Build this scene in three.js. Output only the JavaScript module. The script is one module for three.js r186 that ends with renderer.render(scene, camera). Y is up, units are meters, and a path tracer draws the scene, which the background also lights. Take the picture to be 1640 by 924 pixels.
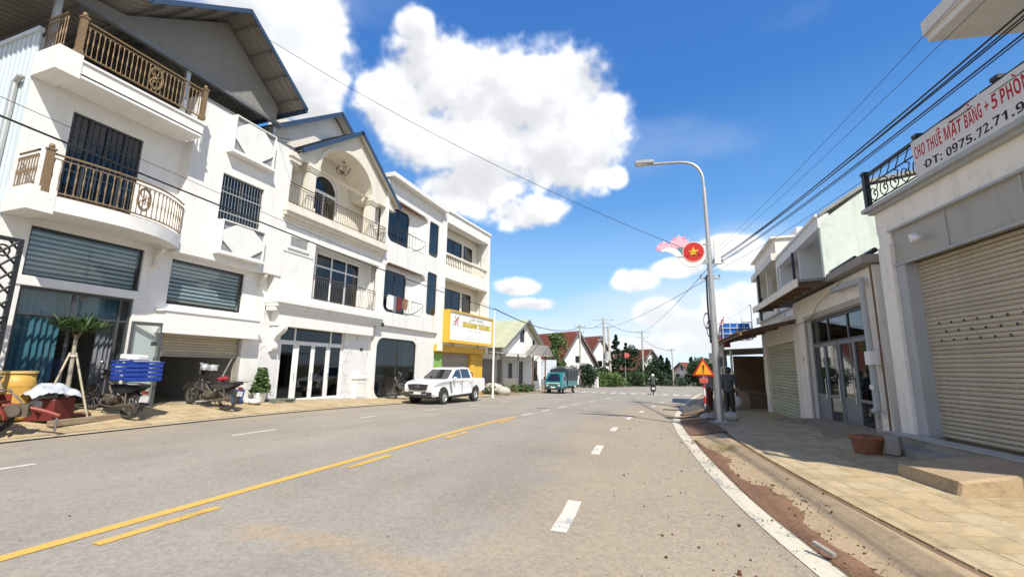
import * as THREE from 'three';
import { mergeGeometries } from 'three/addons/utils/BufferGeometryUtils.js';
import { MarchingCubes } from 'three/addons/objects/MarchingCubes.js';
import { Brush, Evaluator, SUBTRACTION } from 'three-bvh-csg';

// ---------------------------------------------------------------- camera, sky, sun, exposure
const scene = new THREE.Scene();
const camera = new THREE.PerspectiveCamera(65.88, 1024 / 576, 0.1, 2500);
camera.position.set(0, 1.6, 0);
camera.up.set(0.04544, 0.98447, 0.16959);
camera.lookAt(-0.33491, 1.6 + 0.17496, -0.92586);
const renderer = new THREE.WebGLRenderer({ antialias: true });
renderer.setSize(1024, 576);
renderer.toneMapping = THREE.LinearToneMapping;
renderer.toneMappingExposure = 1.66;
renderer.shadowMap.enabled = true;
const SUN = new THREE.Vector3(0.83 * 0.53, 0.848, 0.555 * 0.53).normalize();
const sun = new THREE.DirectionalLight(new THREE.Color(1, 0.95, 0.86), 3.7);
sun.position.copy(SUN).multiplyScalar(90);
sun.target.position.set(-5, 0, -20);
sun.castShadow = true; sun.shadow.radius = 1.3;
sun.shadow.mapSize.set(4096, 4096);
Object.assign(sun.shadow.camera, { left: -50, right: 50, top: 50, bottom: -50, near: 1, far: 220 });
scene.add(sun, sun.target);

function rng(seed) { let a = seed >>> 0; return () => { a = (a + 0x6D2B79F5) | 0; let t = Math.imul(a ^ (a >>> 15), 1 | a); t = (t + Math.imul(t ^ (t >>> 7), 61 | t)) ^ t; return ((t ^ (t >>> 14)) >>> 0) / 4294967296; }; }
const R = rng(7);
const clamp = (x, a = 0, b = 1) => Math.min(b, Math.max(a, x));
const sst = (a, b, x) => { const t = clamp((x - a) / (b - a)); return t * t * (3 - 2 * t); };
const lerp = (a, b, t) => a + (b - a) * t;
const PI = Math.PI, rad = (d) => d * PI / 180;
function h3(x, y, z) { let h = Math.imul(x, 374761393) ^ Math.imul(y, 668265263) ^ Math.imul(z, 2147483647 ^ 0x5bd1e995); h = Math.imul(h ^ (h >>> 13), 1274126177); return ((h ^ (h >>> 16)) >>> 0) / 4294967296; }
function n3(x, y, z) {
  const X = Math.floor(x), Y = Math.floor(y), Z = Math.floor(z); let fx = x - X, fy = y - Y, fz = z - Z;
  fx = fx * fx * (3 - 2 * fx); fy = fy * fy * (3 - 2 * fy); fz = fz * fz * (3 - 2 * fz);
  const l = (k) => lerp(lerp(h3(X, Y, Z + k), h3(X + 1, Y, Z + k), fx), lerp(h3(X, Y + 1, Z + k), h3(X + 1, Y + 1, Z + k), fx), fy);
  return lerp(l(0), l(1), fz);
}
function fbm3(x, y, z, o) { let s = 0, a = 0.5, n = 0; for (let i = 0; i < o; i++) { s += a * n3(x, y, z); n += a; a *= 0.5; x = x * 2.03 + 17.1; y = y * 2.03 + 5.3; z = z * 2.03 + 9.7; } return s / n; }

// the sky: air and cumulus clouds by direction (azimuth from the street's direction, elevation, half sizes; degrees)
function makeSky() {
  const W = 2048, H = 1024, data = new Float32Array(W * H * 4);
  const C = [
    [-30, 35, 6.5, 5], [-22, 33, 9, 6], [-14.5, 33, 7.5, 6.2], [-9.5, 29.5, 5, 5.5], [-35, 31, 5, 4.5], [-31, 27.5, 6, 4.2], [-22, 27, 10, 5], [-14, 26, 7, 5], [-25, 22.5, 7, 3.6], [-18, 19.8, 5, 2.6], [-34, 39.5, 2.2, 1.8],
    [-51, 36, 7, 6], [-47.5, 33, 4, 4.6], [-46, 38, 2.6, 3.4], [-47, 28.6, 3.4, 1.8], [-56, 40, 6, 6],
    [-5.9, 23.6, 1.4, 1.4], [-18.7, 10.3, 2.9, 1.2], [-17, 8.1, 3.2, .8], [-4.3, 10.9, 2.6, 1.5], [1, 12.2, 3.2, 1.2], [7, 14.4, 3.4, 1.3], [9.5, 12.4, 3.4, 1.2], [14, 11, 3, 1.4],
    [-1.8, 6.9, 2.6, 1.7], [2.6, 5.4, 4.2, 1.6], [8.5, 7.6, 4.6, 2.3], [14, 6.4, 6, 2], [1, 3, 9, 1.0], [-9, 2.4, 8, .8], [20, 8, 7, 3], [-24, 3, 7, .9], [6, 3.6, 7, 1.0],
  ];
  const rr = rng(41);
  for (let i = 0; i < 46; i++) { const az = 40 + rr() * 250, el = 6 + rr() * rr() * 48, s = 2 + rr() * 7; for (let k = 0; k < 3; k++) C.push([az + (rr() - .5) * s * 2, el + (rr() - .5) * s * .8, s * (1 + rr() * .4), s * (.45 + rr() * .2)]); }
  const B = C.map(([az, el, a, b]) => { const A = rad(az), E = rad(el); return { d: [Math.sin(A) * Math.cos(E), Math.sin(E), -Math.cos(A) * Math.cos(E)], r: [Math.cos(A), 0, Math.sin(A)], u: [-Math.sin(A) * Math.sin(E), Math.cos(E), Math.cos(A) * Math.sin(E)], a: rad(a), b: rad(b), m: Math.cos(rad(Math.max(a, b) * 1.9)) }; });
  const HZ = [[3, 6, 20, 6.5, .75], [16, 9, 12, 6, .6], [-12, 4, 16, 3.5, .5], [-56, 36, 9, 8, .4], [8, 14, 8, 3.5, .4], [70, 8, 30, 6, .5], [150, 6, 40, 6, .5], [-110, 8, 40, 7, .5], [-150, 30, 20, 9, .5]].map(([az, el, a, b, k]) => { const A = rad(az), E = rad(el); return { d: [Math.sin(A) * Math.cos(E), Math.sin(E), -Math.cos(A) * Math.cos(E)], r: [Math.cos(A), 0, Math.sin(A)], u: [-Math.sin(A) * Math.sin(E), Math.cos(E), Math.cos(A) * Math.sin(E)], a: rad(a), b: rad(b), m: Math.cos(rad(Math.max(a, b) * 1.2)), k }; });
  const base = [[-90, .2, .19, .17], [-2, .26, .25, .23], [0, .50, .60, .68], [4, .42, .56, .70], [10, .235, .43, .68], [20, .092, .24, .51], [32, .042, .145, .40], [55, .026, .096, .32], [90, .02, .075, .26]];
  for (let j = 0; j < H; j++) {
    const el = (j + .5) / H * 180 - 90, E = rad(el), ce = Math.cos(E), y = Math.sin(E);
    let k = 0; while (k < base.length - 2 && base[k + 1][0] < el) k++;
    const t = clamp((el - base[k][0]) / (base[k + 1][0] - base[k][0])), c0 = [1, 2, 3].map((q) => lerp(base[k][q], base[k + 1][q], t));
    for (let i = 0; i < W; i++) {
      const ph = ((i + .5) / W - .5) * 2 * PI, x = Math.cos(ph) * ce, z = Math.sin(ph) * ce, o = (j * W + i) * 4;
      let [r, g, b] = c0;
      if (el > 0) {
        let D = -9, hgt = 0, wsum = 0;
        for (const q of B) {
          const dt = x * q.d[0] + y * q.d[1] + z * q.d[2]; if (dt < q.m) continue;
          const p = (x * q.r[0] + z * q.r[2]) / q.a, v = (x * q.u[0] + y * q.u[1] + z * q.u[2]) / q.b, e = 1 - (p * p + v * v * (v < 0 ? 1.25 : 1));
          const w = Math.exp(4 * Math.max(e, -2)); hgt += w * v; wsum += w; D = Math.max(D, e) ;
        }
        if (D > -3) {
          const f = fbm3(x * 9 + 3, y * 11, z * 9, 6), f2 = fbm3(x * 30, y * 34 + 4, z * 30, 4);
          const f3 = D > -.9 && D < .9 ? fbm3(x * 95, y * 105 + 8, z * 95, 3) - .5 : 0; const dens = D * 1.0 + (f - .5) * 1.75 + (f2 - .5) * 1.2 + f3 * .4 + .2;
          const al = sst(-.28, .55, dens);
          if (al > 0) {
            hgt = clamp(hgt / Math.max(wsum, 1e-6), -1, 1);
            const up = fbm3(x * 9 + 3 + SUN.x * .5, y * 11 + .55, z * 9 + SUN.z * .5, 4);
            let l = .615 + .09 * hgt + (f - up) * .8 + (f2 - .5) * .3 + f3 * .1 - .07 * sst(.5, 1.6, dens); l = .60 + .13 * Math.tanh((l - .60) / .13);
            const thin = sst(0, .5, dens);
            r = lerp(r, l * .985, al * (.55 + .45 * thin)); g = lerp(g, l, al * (.6 + .4 * thin)); b = lerp(b, l * 1.035, al * (.7 + .3 * thin));
          }
        }
        let hz = 0; for (const q of HZ) { const dt = x * q.d[0] + y * q.d[1] + z * q.d[2]; if (dt < q.m) continue; const p = (x * q.r[0] + z * q.r[2]) / q.a, v = (x * q.u[0] + y * q.u[1] + z * q.u[2]) / q.b, e = 1 - p * p - v * v; if (e > 0) hz = Math.max(hz, sst(0, 1, e) * q.k * (.35 + .9 * fbm3(x * 7 + 2, y * 22, z * 7, 5))); }
        hz = clamp(hz, 0, .85); r = lerp(r, .57, hz); g = lerp(g, .60, hz); b = lerp(b, .64, hz);
        const ci = sst(.52, .85, fbm3(x * 2.2 + z * 5 + 30, y * 9, z * 2.2 - x * 3, 5)) * .16 * sst(2, 10, el);
        r = lerp(r, .55, ci); g = lerp(g, .6, ci); b = lerp(b, .66, ci);
      }
      data[o] = r; data[o + 1] = g; data[o + 2] = b; data[o + 3] = 1;
    }
  }
  const t = new THREE.DataTexture(data, W, H, THREE.RGBAFormat, THREE.FloatType);
  t.mapping = THREE.EquirectangularReflectionMapping; t.magFilter = t.minFilter = THREE.LinearFilter; t.wrapS = THREE.RepeatWrapping; t.colorSpace = THREE.LinearSRGBColorSpace; t.needsUpdate = true;
  return t;
}
scene.background = makeSky(); scene.environment = scene.background;

// ---------------------------------------------------------------- textures and materials
function pnoise(u, v, p, s) { // periodic value noise, p cells
  const x = u * p, y = v * p, X = Math.floor(x), Y = Math.floor(y); let fx = x - X, fy = y - Y; fx = fx * fx * (3 - 2 * fx); fy = fy * fy * (3 - 2 * fy);
  const q = (a, b) => h3(((a % p) + p) % p, ((b % p) + p) % p, s);
  return lerp(lerp(q(X, Y), q(X + 1, Y), fx), lerp(q(X, Y + 1), q(X + 1, Y + 1), fx), fy);
}
function pf(u, v, p, o, s = 1) { let a = .5, r = 0, n = 0; for (let i = 0; i < o; i++) { r += a * pnoise(u, v, p, s + i * 13); n += a; a *= .5; p *= 2; } return r / n; }
const enc = (c) => Math.round(255 * clamp(c <= .0031308 ? 12.92 * c : 1.055 * Math.pow(c, 1 / 2.4) - .055));
function tex(N, metres, fn, color = true) {
  const d = new Uint8Array(N * N * 4);
  for (let j = 0; j < N; j++) for (let i = 0; i < N; i++) { const c = fn((i + .5) / N, (j + .5) / N), o = (j * N + i) * 4; if (color) { d[o] = enc(c[0]); d[o + 1] = enc(c[1]); d[o + 2] = enc(c[2]); } else d[o] = d[o + 1] = d[o + 2] = Math.round(255 * clamp(c)); d[o + 3] = 255; }
  const t = new THREE.DataTexture(d, N, N); t.wrapS = t.wrapT = THREE.RepeatWrapping; t.magFilter = THREE.LinearFilter; t.minFilter = THREE.LinearMipmapLinearFilter; t.generateMipmaps = true;
  t.repeat.set(1 / metres, 1 / metres); if (color) t.colorSpace = THREE.SRGBColorSpace; t.needsUpdate = true; return t;
}
const grey = (v) => [v, v, v];
const T = {
  plaster: tex(512, 3.1, (u, v) => { const a = pf(u, v, 3, 5, 2), b = pf(u, v, 48, 3, 5), st = sst(.60, .8, pf(u, v * .18 + .1, 14, 3, 9)); const k = .93 + .07 * a + (b - .5) * .05 - st * .06 - sst(.64, .8, pf(u, v, 7, 5, 71)) * .06; return [k, k * .99, k * (.975 - st * .025)]; }),
  plasterB: tex(256, .9, (u, v) => pf(u, v, 14, 4, 3), false),
  dirty: tex(512, 2.7, (u, v) => { const a = pf(u, v, 3, 6, 22), st = sst(.5, .75, pf(u, v * .12, 18, 4, 29)), sp = sst(.62, .75, pf(u, v, 20, 4, 33)); const k = .89 + .14 * a - st * .08 - sp * .07; return [k, k * .975, k * .93]; }),
  asphalt: tex(1024, 3.3, (u, v) => { const g = h3((u * 1024) | 0, (v * 1024) | 0, 3), m = pf(u, v, 90, 3, 7), c = pf(u, v, 5, 4, 8); const s = h3((u * 341) | 0, (v * 341) | 0, 6), k = .66 + .36 * m + (g - .5) * .3 + (s > .92 ? .2 : s < .08 ? -.16 : 0) + (c - .5) * .14; return [k, k * .985, k * .96]; }),
  asphaltB: tex(512, 1.1, (u, v) => .6 * pf(u, v, 70, 3, 4) + .4 * h3((u * 512) | 0, (v * 512) | 0, 9), false),
  dirt: tex(512, 1.6, (u, v) => { const a = pf(u, v, 6, 6, 11), b = pf(u, v, 60, 2, 12); const k = .62 + .5 * a + (b - .5) * .4; return [k, k * .95, k * .9]; }),
  dirtB: tex(512, 1.6, (u, v) => .6 * pf(u, v, 8, 6, 11) + .4 * pf(u, v, 60, 2, 12), false),
  conc: tex(512, 2.3, (u, v) => { const a = pf(u, v, 4, 6, 15), b = pf(u, v, 80, 2, 16), sp = sst(.6, .72, pf(u, v, 9, 5, 17)); const k = .74 + .36 * a + (b - .5) * .22 - sp * .16; return [k, k * .975, k * .93]; }),
  marble: tex(512, 2.4, (u, v) => { const w = pf(u, v, 3, 5, 21), ve = Math.abs(Math.sin((u * 2 + v * 3) * PI + (w - .5) * 11)); const l = sst(.13, 0, ve) * sst(.32, .5, pf(u, v, 4, 3, 26)); const k = .96 - .12 * w - l * .55; return [k, k * .99, k * .985]; }),
  wood: tex(256, 1.2, (u, v) => { const g = pf(u * .2, v, 40, 3, 31), a = pf(u, v, 6, 4, 32); const k = .7 + .4 * g + (a - .5) * .3; return [k, k * .95, k * .88]; }),
  grime: tex(512, 2.0, (u, v) => { const a = pf(u, v, 5, 6, 41), b = pf(u, v, 40, 3, 43); const k = .78 + .3 * a + (b - .5) * .22; return [k, k * .97, k * .92]; }),
  paint: tex(512, 1.3, (u, v) => { const a = pf(u, v, 5, 5, 91), b = pf(u, v, 34, 3, 93), w = sst(.56, .66, a * .55 + b * .45), k = .86 + .2 * b; return [k * (1 - .38 * w), k * .98 * (1 - .36 * w), k * .93 * (1 - .30 * w)]; }),
  rough: tex(256, 1.5, (u, v) => .55 + .45 * pf(u, v, 8, 5, 51), false),
  leaf: tex(128, 1, (u, v) => grey(.7 + .6 * pf(u, v, 8, 3, 61))),
};
function mat(r, g, b, o = {}) {
  const { bump, bs, phys, ...rest } = o;
  const m = phys ? new THREE.MeshPhysicalMaterial(rest) : new THREE.MeshStandardMaterial(rest);
  if (o.roughness === undefined) m.roughness = .8; if (o.metalness === undefined) m.metalness = 0;
  m.color.setRGB(r, g, b); if (bump) { m.bumpMap = bump; m.bumpScale = bs ?? .003; } return m;
}
const DS = { side: THREE.DoubleSide };
const M = {
  white: mat(.80, .79, .765, { map: T.plaster, bump: T.plasterB, bs: .002, roughness: .75 }),
  white2: mat(.78, .775, .75, { map: T.plaster, bump: T.plasterB, bs: .0015, roughness: .7 }),
  cream: mat(.74, .70, .61, { map: T.plaster, bump: T.plasterB, bs: .002 }),
  trim: mat(.8, .79, .77, { map: T.plaster, roughness: .6 }),
  oldWhite: mat(.88, .845, .785, { map: T.dirty, bump: T.plasterB, bs: .003, roughness: .9 }),
  mint: mat(.68, .76, .69, { map: T.dirty, bump: T.plasterB, bs: .003, roughness: .9 }),
  greyPaint: mat(.42, .435, .44, { map: T.plaster }),
  panelGrey: mat(.27, .285, .30, { map: T.plaster }),
  greyWall: mat(.26, .26, .255, { map: T.dirty, bump: T.plasterB, bs: .004 }),
  lightSheet: mat(.66, .74, .78, { map: T.plaster, roughness: .45, metalness: .15 }),
  sheetGrey: mat(.30, .29, .27, { map: T.grime, roughness: .55, metalness: .3 }),
  steel: mat(.24, .25, .26, { map: T.grime, roughness: .5, metalness: .5 }),
  blueEdge: mat(.035, .07, .14, { roughness: .5, map: T.grime }),
  tileRoof: mat(.045, .06, .085, { roughness: .6, map: T.grime }),
  bronze: mat(.27, .185, .10, { map: T.grime, roughness: .5, metalness: .25 }),
  bronzeDark: mat(.15, .105, .065, { map: T.grime, roughness: .5, metalness: .3 }),
  alu: mat(.075, .08, .085, { roughness: .45, metalness: .3 }),
  aluBlack: mat(.03, .032, .035, { roughness: .4 }),
  aluWhite: mat(.78, .78, .77, { roughness: .4 }),
  glass: mat(.86, .9, .9, { phys: true, transmission: 1, thickness: 0, roughness: .03, ior: 1.5 }),
  glassTint: mat(.34, .38, .40, { phys: true, transmission: 1, thickness: 0, roughness: .03, ior: 1.5 }),
  curtain: mat(.10, .25, .34, { roughness: .95, ...DS }),
  curtain2: mat(.42, .46, .50, { roughness: .95, ...DS }),
  curtainGrey: mat(.18, .19, .21, { roughness: .95, ...DS }),
  blindLight: mat(.50, .56, .60, { roughness: .9 }),
  blindDark: mat(.10, .13, .16, { roughness: .9 }),
  room: mat(.42, .40, .36, { roughness: .95 }),
  marble: mat(.78, .775, .77, { map: T.marble, roughness: .28 }),
  shutterBeige: mat(.52, .47, .36, { map: T.grime, roughness: .5, metalness: .1 }),
  shutterTan: mat(.49, .435, .335, { map: T.grime, roughness: .55 }),
  shutterGreen: mat(.48, .50, .37, { map: T.grime, roughness: .55 }),
  shutterGrey: mat(.38, .36, .32, { map: T.grime, roughness: .55 }),
  wood: mat(.24, .09, .045, { map: T.wood, roughness: .5 }),
  brownWood: mat(.20, .13, .08, { map: T.wood, roughness: .8 }),
  yellow: mat(.72, .44, .05, { map: T.plaster, roughness: .6 }),
  green: mat(.22, .42, .10, { map: T.plaster, roughness: .7 }),
  asphalt: mat(1, 1, 1, { map: T.asphalt, bump: T.asphaltB, bs: .006, roughness: .92, vertexColors: true }),
  paintW: mat(.66, .63, .56, { map: T.paint, bump: T.asphaltB, bs: .004, roughness: .8 }),
  paintY: mat(.68, .42, .09, { map: T.paint, bump: T.asphaltB, bs: .004, roughness: .8 }),
  kerb: mat(.50, .45, .34, { map: T.conc, bump: T.dirtB, bs: .005, roughness: .95 }),
  edgePaint: mat(.60, .55, .44, { map: T.paint, bump: T.dirtB, bs: .004, roughness: .9 }),
  apron: mat(.42, .315, .195, { map: T.conc, bump: T.dirtB, bs: .008, roughness: .95 }),
  bed: mat(.33, .265, .18, { map: T.dirt, bump: T.dirtB, bs: .01, roughness: 1 }),
  soil: mat(.215, .12, .068, { map: T.dirt, bump: T.dirtB, bs: .02, roughness: 1 }),
  concrete: mat(.32, .30, .27, { map: T.conc, bump: T.dirtB, bs: .006, roughness: .95 }),
  concLight: mat(.46, .44, .40, { map: T.conc, bump: T.dirtB, bs: .004, roughness: .9 }),
  ground: mat(.15, .14, .07, { map: T.dirt, roughness: 1 }),
  galv: mat(.52, .54, .55, { map: T.grime, roughness: .4, metalness: .55 }),
  black: mat(.018, .018, .02, { roughness: .5 }),
  rubber: mat(.025, .024, .023, { roughness: .85 }),
  dustyRubber: mat(.05, .043, .036, { roughness: .95 }),
  chrome: mat(.55, .55, .55, { roughness: .25, metalness: .9 }),
  dustyMetal: mat(.15, .125, .10, { map: T.grime, roughness: .65, metalness: .4 }),
  redPaint: mat(.25, .04, .022, { map: T.grime, roughness: .45 }),
  skin: mat(.42, .26, .18, { roughness: .6 }),
};
const TILES = [[.47, .365, .215], [.50, .39, .235], [.445, .345, .2], [.485, .39, .245], [.42, .325, .19]].map(([r, g, b]) => mat(r, g, b, { map: T.conc, bump: T.dirtB, bs: .003, roughness: .95 }));

// ---------------------------------------------------------------- geometry helpers
const taken = new Map();
function numbered(n) { const k = (taken.get(n) ?? -1) + 1; taken.set(n, k); return k ? n + '_' + String(k).padStart(3, '0') : n; }
function shadows(o) { o.traverse((m) => { if (m.isMesh) { m.castShadow = true; m.receiveShadow = true; } }); return o; }
function thing(name, label, category, pos = [0, 0, 0], turn = 0, group) { const o = new THREE.Group(); o.name = numbered(name); o.position.set(...pos); o.rotation.y = turn; o.userData = { label, category }; if (group) o.userData.group = group; scene.add(o); return o; }
function P(parent, name, geo, m, pos, rot, label) { const o = new THREE.Mesh(geo, m); o.name = name; if (pos) o.position.set(...pos); if (rot) o.rotation.set(...rot); o.castShadow = o.receiveShadow = true; if (label) o.userData.label = label; parent.add(o); return o; }
function struct(name, geo, m) { const o = P(scene, numbered(name), geo, m); o.userData.kind = 'structure'; return o; }
function single(name, geo, m, label, category, pos, rot, group) { const o = P(scene, numbered(name), geo, m, pos, rot); o.userData = { label, category }; if (group) o.userData.group = group; return o; }
function copyOf(src, label, pos, turn) { const o = src.clone(); o.name = numbered(src.name.replace(/_\d{3}$/, '')); o.userData = { ...src.userData }; if (label) o.userData.label = label; if (pos) o.position.set(...pos); if (turn !== undefined) o.rotation.y = turn; scene.add(o); return o; }
function rebase(g, x, y, z) { const v = new THREE.Vector3(x, y, z); g.children.forEach((c) => c.position.sub(v)); g.updateMatrix(); g.position.copy(v.applyMatrix4(g.matrix)); }
function tri(g) { // uv in metres by the dominant side of the normal
  if (g.index) g = g.toNonIndexed();
  const p = g.attributes.position, n = g.attributes.normal, uv = new Float32Array(p.count * 2);
  for (let i = 0; i < p.count; i++) { const ax = Math.abs(n.getX(i)), ay = Math.abs(n.getY(i)), az = Math.abs(n.getZ(i)); if (ay >= ax && ay >= az) { uv[2 * i] = p.getX(i); uv[2 * i + 1] = p.getZ(i); } else if (ax >= az) { uv[2 * i] = p.getZ(i); uv[2 * i + 1] = p.getY(i); } else { uv[2 * i] = p.getX(i); uv[2 * i + 1] = p.getY(i); } }
  g.setAttribute('uv', new THREE.BufferAttribute(uv, 2)); return g;
}
const bx = (x0, x1, y0, y1, z0, z1) => { const g = new THREE.BoxGeometry(Math.abs(x1 - x0), Math.abs(y1 - y0), Math.abs(z1 - z0)); g.translate((x0 + x1) / 2, (y0 + y1) / 2, (z0 + z1) / 2); return tri(g); };
function mg(list) { const l = list.flat(9).map((g) => { g = g.index ? g.toNonIndexed() : g; for (const k of Object.keys(g.attributes)) if (!['position', 'normal', 'uv'].includes(k)) g.deleteAttribute(k); g.morphAttributes = {}; if (!g.attributes.uv) tri(g); return g; }); return l.length === 1 ? l[0] : mergeGeometries(l); }
const cyl = (r0, r1, y0, y1, x = 0, z = 0, seg = 12) => tri(new THREE.CylinderGeometry(r1, r0, y1 - y0, seg).translate(x, (y0 + y1) / 2, z));
function bar(a, b, r, seg = 8) { const A = new THREE.Vector3(...a), B = new THREE.Vector3(...b), d = B.clone().sub(A), g = new THREE.CylinderGeometry(r, r, d.length(), seg); g.applyQuaternion(new THREE.Quaternion().setFromUnitVectors(new THREE.Vector3(0, 1, 0), d.normalize())); g.translate((A.x + B.x) / 2, (A.y + B.y) / 2, (A.z + B.z) / 2); return tri(g); }
function taper(a, b, r0, r1, seg = 8) { const A = new THREE.Vector3(...a), B = new THREE.Vector3(...b), d = B.clone().sub(A), g = new THREE.CylinderGeometry(r1, r0, d.length(), seg); g.applyQuaternion(new THREE.Quaternion().setFromUnitVectors(new THREE.Vector3(0, 1, 0), d.normalize())); g.translate((A.x + B.x) / 2, (A.y + B.y) / 2, (A.z + B.z) / 2); return tri(g); }
const tube = (pts, r, n = 24, seg = 6, closed = false) => tri(new THREE.TubeGeometry(new THREE.CatmullRomCurve3(pts.map((p) => new THREE.Vector3(...p)), closed, 'catmullrom', .5), n, r, seg, closed));
const lathe = (pts, seg = 10) => tri(new THREE.LatheGeometry(pts.map(([r, y]) => new THREE.Vector2(r, y)), seg));
const sph = (r, x = 0, y = 0, z = 0, sx = 1, sy = 1, sz = 1, n = 12) => tri(new THREE.SphereGeometry(r, n, Math.max(6, n * .7 | 0)).scale(sx, sy, sz).translate(x, y, z));
function rrect(x0, x1, y0, y1, r, S = THREE.Path) { const s = new S(); r = Math.min(r, (x1 - x0) / 2, (y1 - y0) / 2); s.moveTo(x0 + r, y0); s.lineTo(x1 - r, y0); if (r) s.absarc(x1 - r, y0 + r, r, -PI / 2, 0, false); s.lineTo(x1, y1 - r); if (r) s.absarc(x1 - r, y1 - r, r, 0, PI / 2, false); s.lineTo(x0 + r, y1); if (r) s.absarc(x0 + r, y1 - r, r, PI / 2, PI, false); s.lineTo(x0, y0 + r); if (r) s.absarc(x0 + r, y0 + r, r, PI, PI * 1.5, false); return s; }
function archPath(x0, x1, y0, ys, ry, S = THREE.Path) { const s = new S(), c = (x0 + x1) / 2, rx = (x1 - x0) / 2; s.moveTo(x0, y0); s.lineTo(x1, y0); s.lineTo(x1, ys); s.absellipse(c, ys, rx, ry ?? rx, 0, PI, false, 0); s.lineTo(x0, y0); return s; }
function poly(pts, S = THREE.Shape) { const s = new S(); pts.forEach(([x, y], i) => (i ? s.lineTo(x, y) : s.moveTo(x, y))); s.closePath(); return s; }
function ext(shape, z0, z1, bevel = 0, cs = 10) { const g = new THREE.ExtrudeGeometry(shape, { depth: z1 - z0 - 2 * bevel, bevelEnabled: bevel > 0, bevelSize: bevel, bevelThickness: bevel, bevelOffset: -bevel, bevelSegments: 1, curveSegments: cs }); g.translate(0, 0, z0 + bevel); return tri(g); }
function wall(x0, x1, y0, y1, z0, z1, holes = []) { const s = poly([[x0, y0], [x1, y0], [x1, y1], [x0, y1]]); for (const h of holes) s.holes.push(h.getPoints ? h : rrect(h[0], h[1], h[2], h[3], h[4] ?? 0)); return ext(s, z0, z1); }
// a window or glazed door in the plane z: the frame is the part, its panes are sub-parts
function win(parent, name, x0, x1, y0, y1, z, o = {}) {
  const { cols = 1, rows = 1, fw = .055, fd = .06, fm = M.alu, gm = M.glassTint, radius = 0, xs, ys } = o;
  const X = xs ?? Array.from({ length: cols + 1 }, (_, i) => lerp(x0, x1, i / cols)), Y = ys ?? Array.from({ length: rows + 1 }, (_, i) => lerp(y0, y1, i / rows)), L = [];
  if (radius) { const s = rrect(x0, x1, y0, y1, radius, THREE.Shape); s.holes.push(rrect(x0 + fw, x1 - fw, y0 + fw, y1 - fw, Math.max(.01, radius - fw))); L.push(ext(s, z - fd / 2, z + fd / 2)); }
  else L.push(bx(x0, x0 + fw, y0, y1, z - fd / 2, z + fd / 2), bx(x1 - fw, x1, y0, y1, z - fd / 2, z + fd / 2), bx(x0 + fw, x1 - fw, y0, y0 + fw, z - fd / 2, z + fd / 2), bx(x0 + fw, x1 - fw, y1 - fw, y1, z - fd / 2, z + fd / 2));
  for (let i = 1; i < X.length - 1; i++) L.push(bx(X[i] - fw * .45, X[i] + fw * .45, y0 + fw, y1 - fw, z - fd * .42, z + fd * .42));
  for (let j = 1; j < Y.length - 1; j++) for (let i = 0; i < X.length - 1; i++) L.push(bx(X[i] + fw * .5, X[i + 1] - fw * .5, Y[j] - fw * .4, Y[j] + fw * .4, z - fd * .36, z + fd * .36));
  const f = P(parent, name, mg(L), fm);
  if (radius) { P(f, 'pane', ext(rrect(x0 + fw * .6, x1 - fw * .6, y0 + fw * .6, y1 - fw * .6, radius, THREE.Shape), z - .004, z + .004), gm); return f; }
  for (let i = 0; i < X.length - 1; i++) for (let j = 0; j < Y.length - 1; j++) P(f, 'pane', bx(X[i] + fw * .4, X[i + 1] - fw * .4, Y[j] + fw * .3, Y[j + 1] - fw * .3, z - .004, z + .004), gm);
  return f;
}
function drape(x0, x1, y0, y1, z, folds, amp = .05) { // a hanging curtain
  const n = folds * 6, g = new THREE.PlaneGeometry(x1 - x0, y1 - y0, n, 3); g.translate((x0 + x1) / 2, (y0 + y1) / 2, z); const p = g.attributes.position, rr = rng((x0 * 991 + y0 * 77) | 0), ph = rr() * 6;
  for (let i = 0; i < p.count; i++) { const k = (p.getX(i) - x0) / (x1 - x0), b = (p.getY(i) - y0) / (y1 - y0); p.setZ(i, z + amp * Math.sin(k * folds * 2 * PI + ph + .8 * Math.sin(k * 9)) * (1 - .35 * b)); } g.computeVertexNormals(); return tri(g);
}
// ---------------------------------------------------------------- the lie of the land (t = metres up the street = -z)
const tab = (rows) => (t) => { if (t <= rows[0][0]) return rows[0][1]; for (let i = 1; i < rows.length; i++) if (t <= rows[i][0]) { const [a, b] = rows[i - 1], [c, d] = rows[i]; return lerp(b, d, (t - a) / (c - a)); } return rows[rows.length - 1][1]; };
const smooth = (f, w) => (t) => (f(t - w) + 2 * f(t - w / 2) + 2 * f(t) + 2 * f(t + w / 2) + f(t + w)) / 8;
const roadY = smooth(tab([[-60, 0], [12, 0], [20, -.2], [34, -.42], [50, -.75], [70, -1.1], [120, -1.3], [400, -1.6]]), 3);
const centre = smooth(tab([[-60, -5.25], [16, -5.25], [24, -5.05], [36.5, -4.0], [50, -2.2], [62, 0], [74, 4]]), 3);
const kerbL = smooth(tab([[-60, -12.3], [10, -12.35], [20, -12.2], [28.7, -11.6], [39, -11.05], [50, -11.3], [63, -12.1], [74, -10.8], [80, -5], [84, 1], [88, 9], [92, 20]]), 1.5);
const lineR = smooth(tab([[-60, 3.5], [0, 2.2], [4.5, 1.14], [6.5, .75], [9.3, .44], [13, .14], [16.4, 0], [20, .1], [25.4, .37], [35, 1.1], [49, 2.3], [60, 4.5], [70, 10], [78, 22], [92, 60]]), 1);
const edgeR = smooth(tab([[-60, 4.4], [0, 3.1], [4.6, 2.07], [7.3, 1.6], [10.3, 1.22], [14, .98], [18, .86], [24, 1.2], [35, 2.0], [49, 3.2], [60, 5.4], [70, 11], [78, 23]]), 1);
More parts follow.
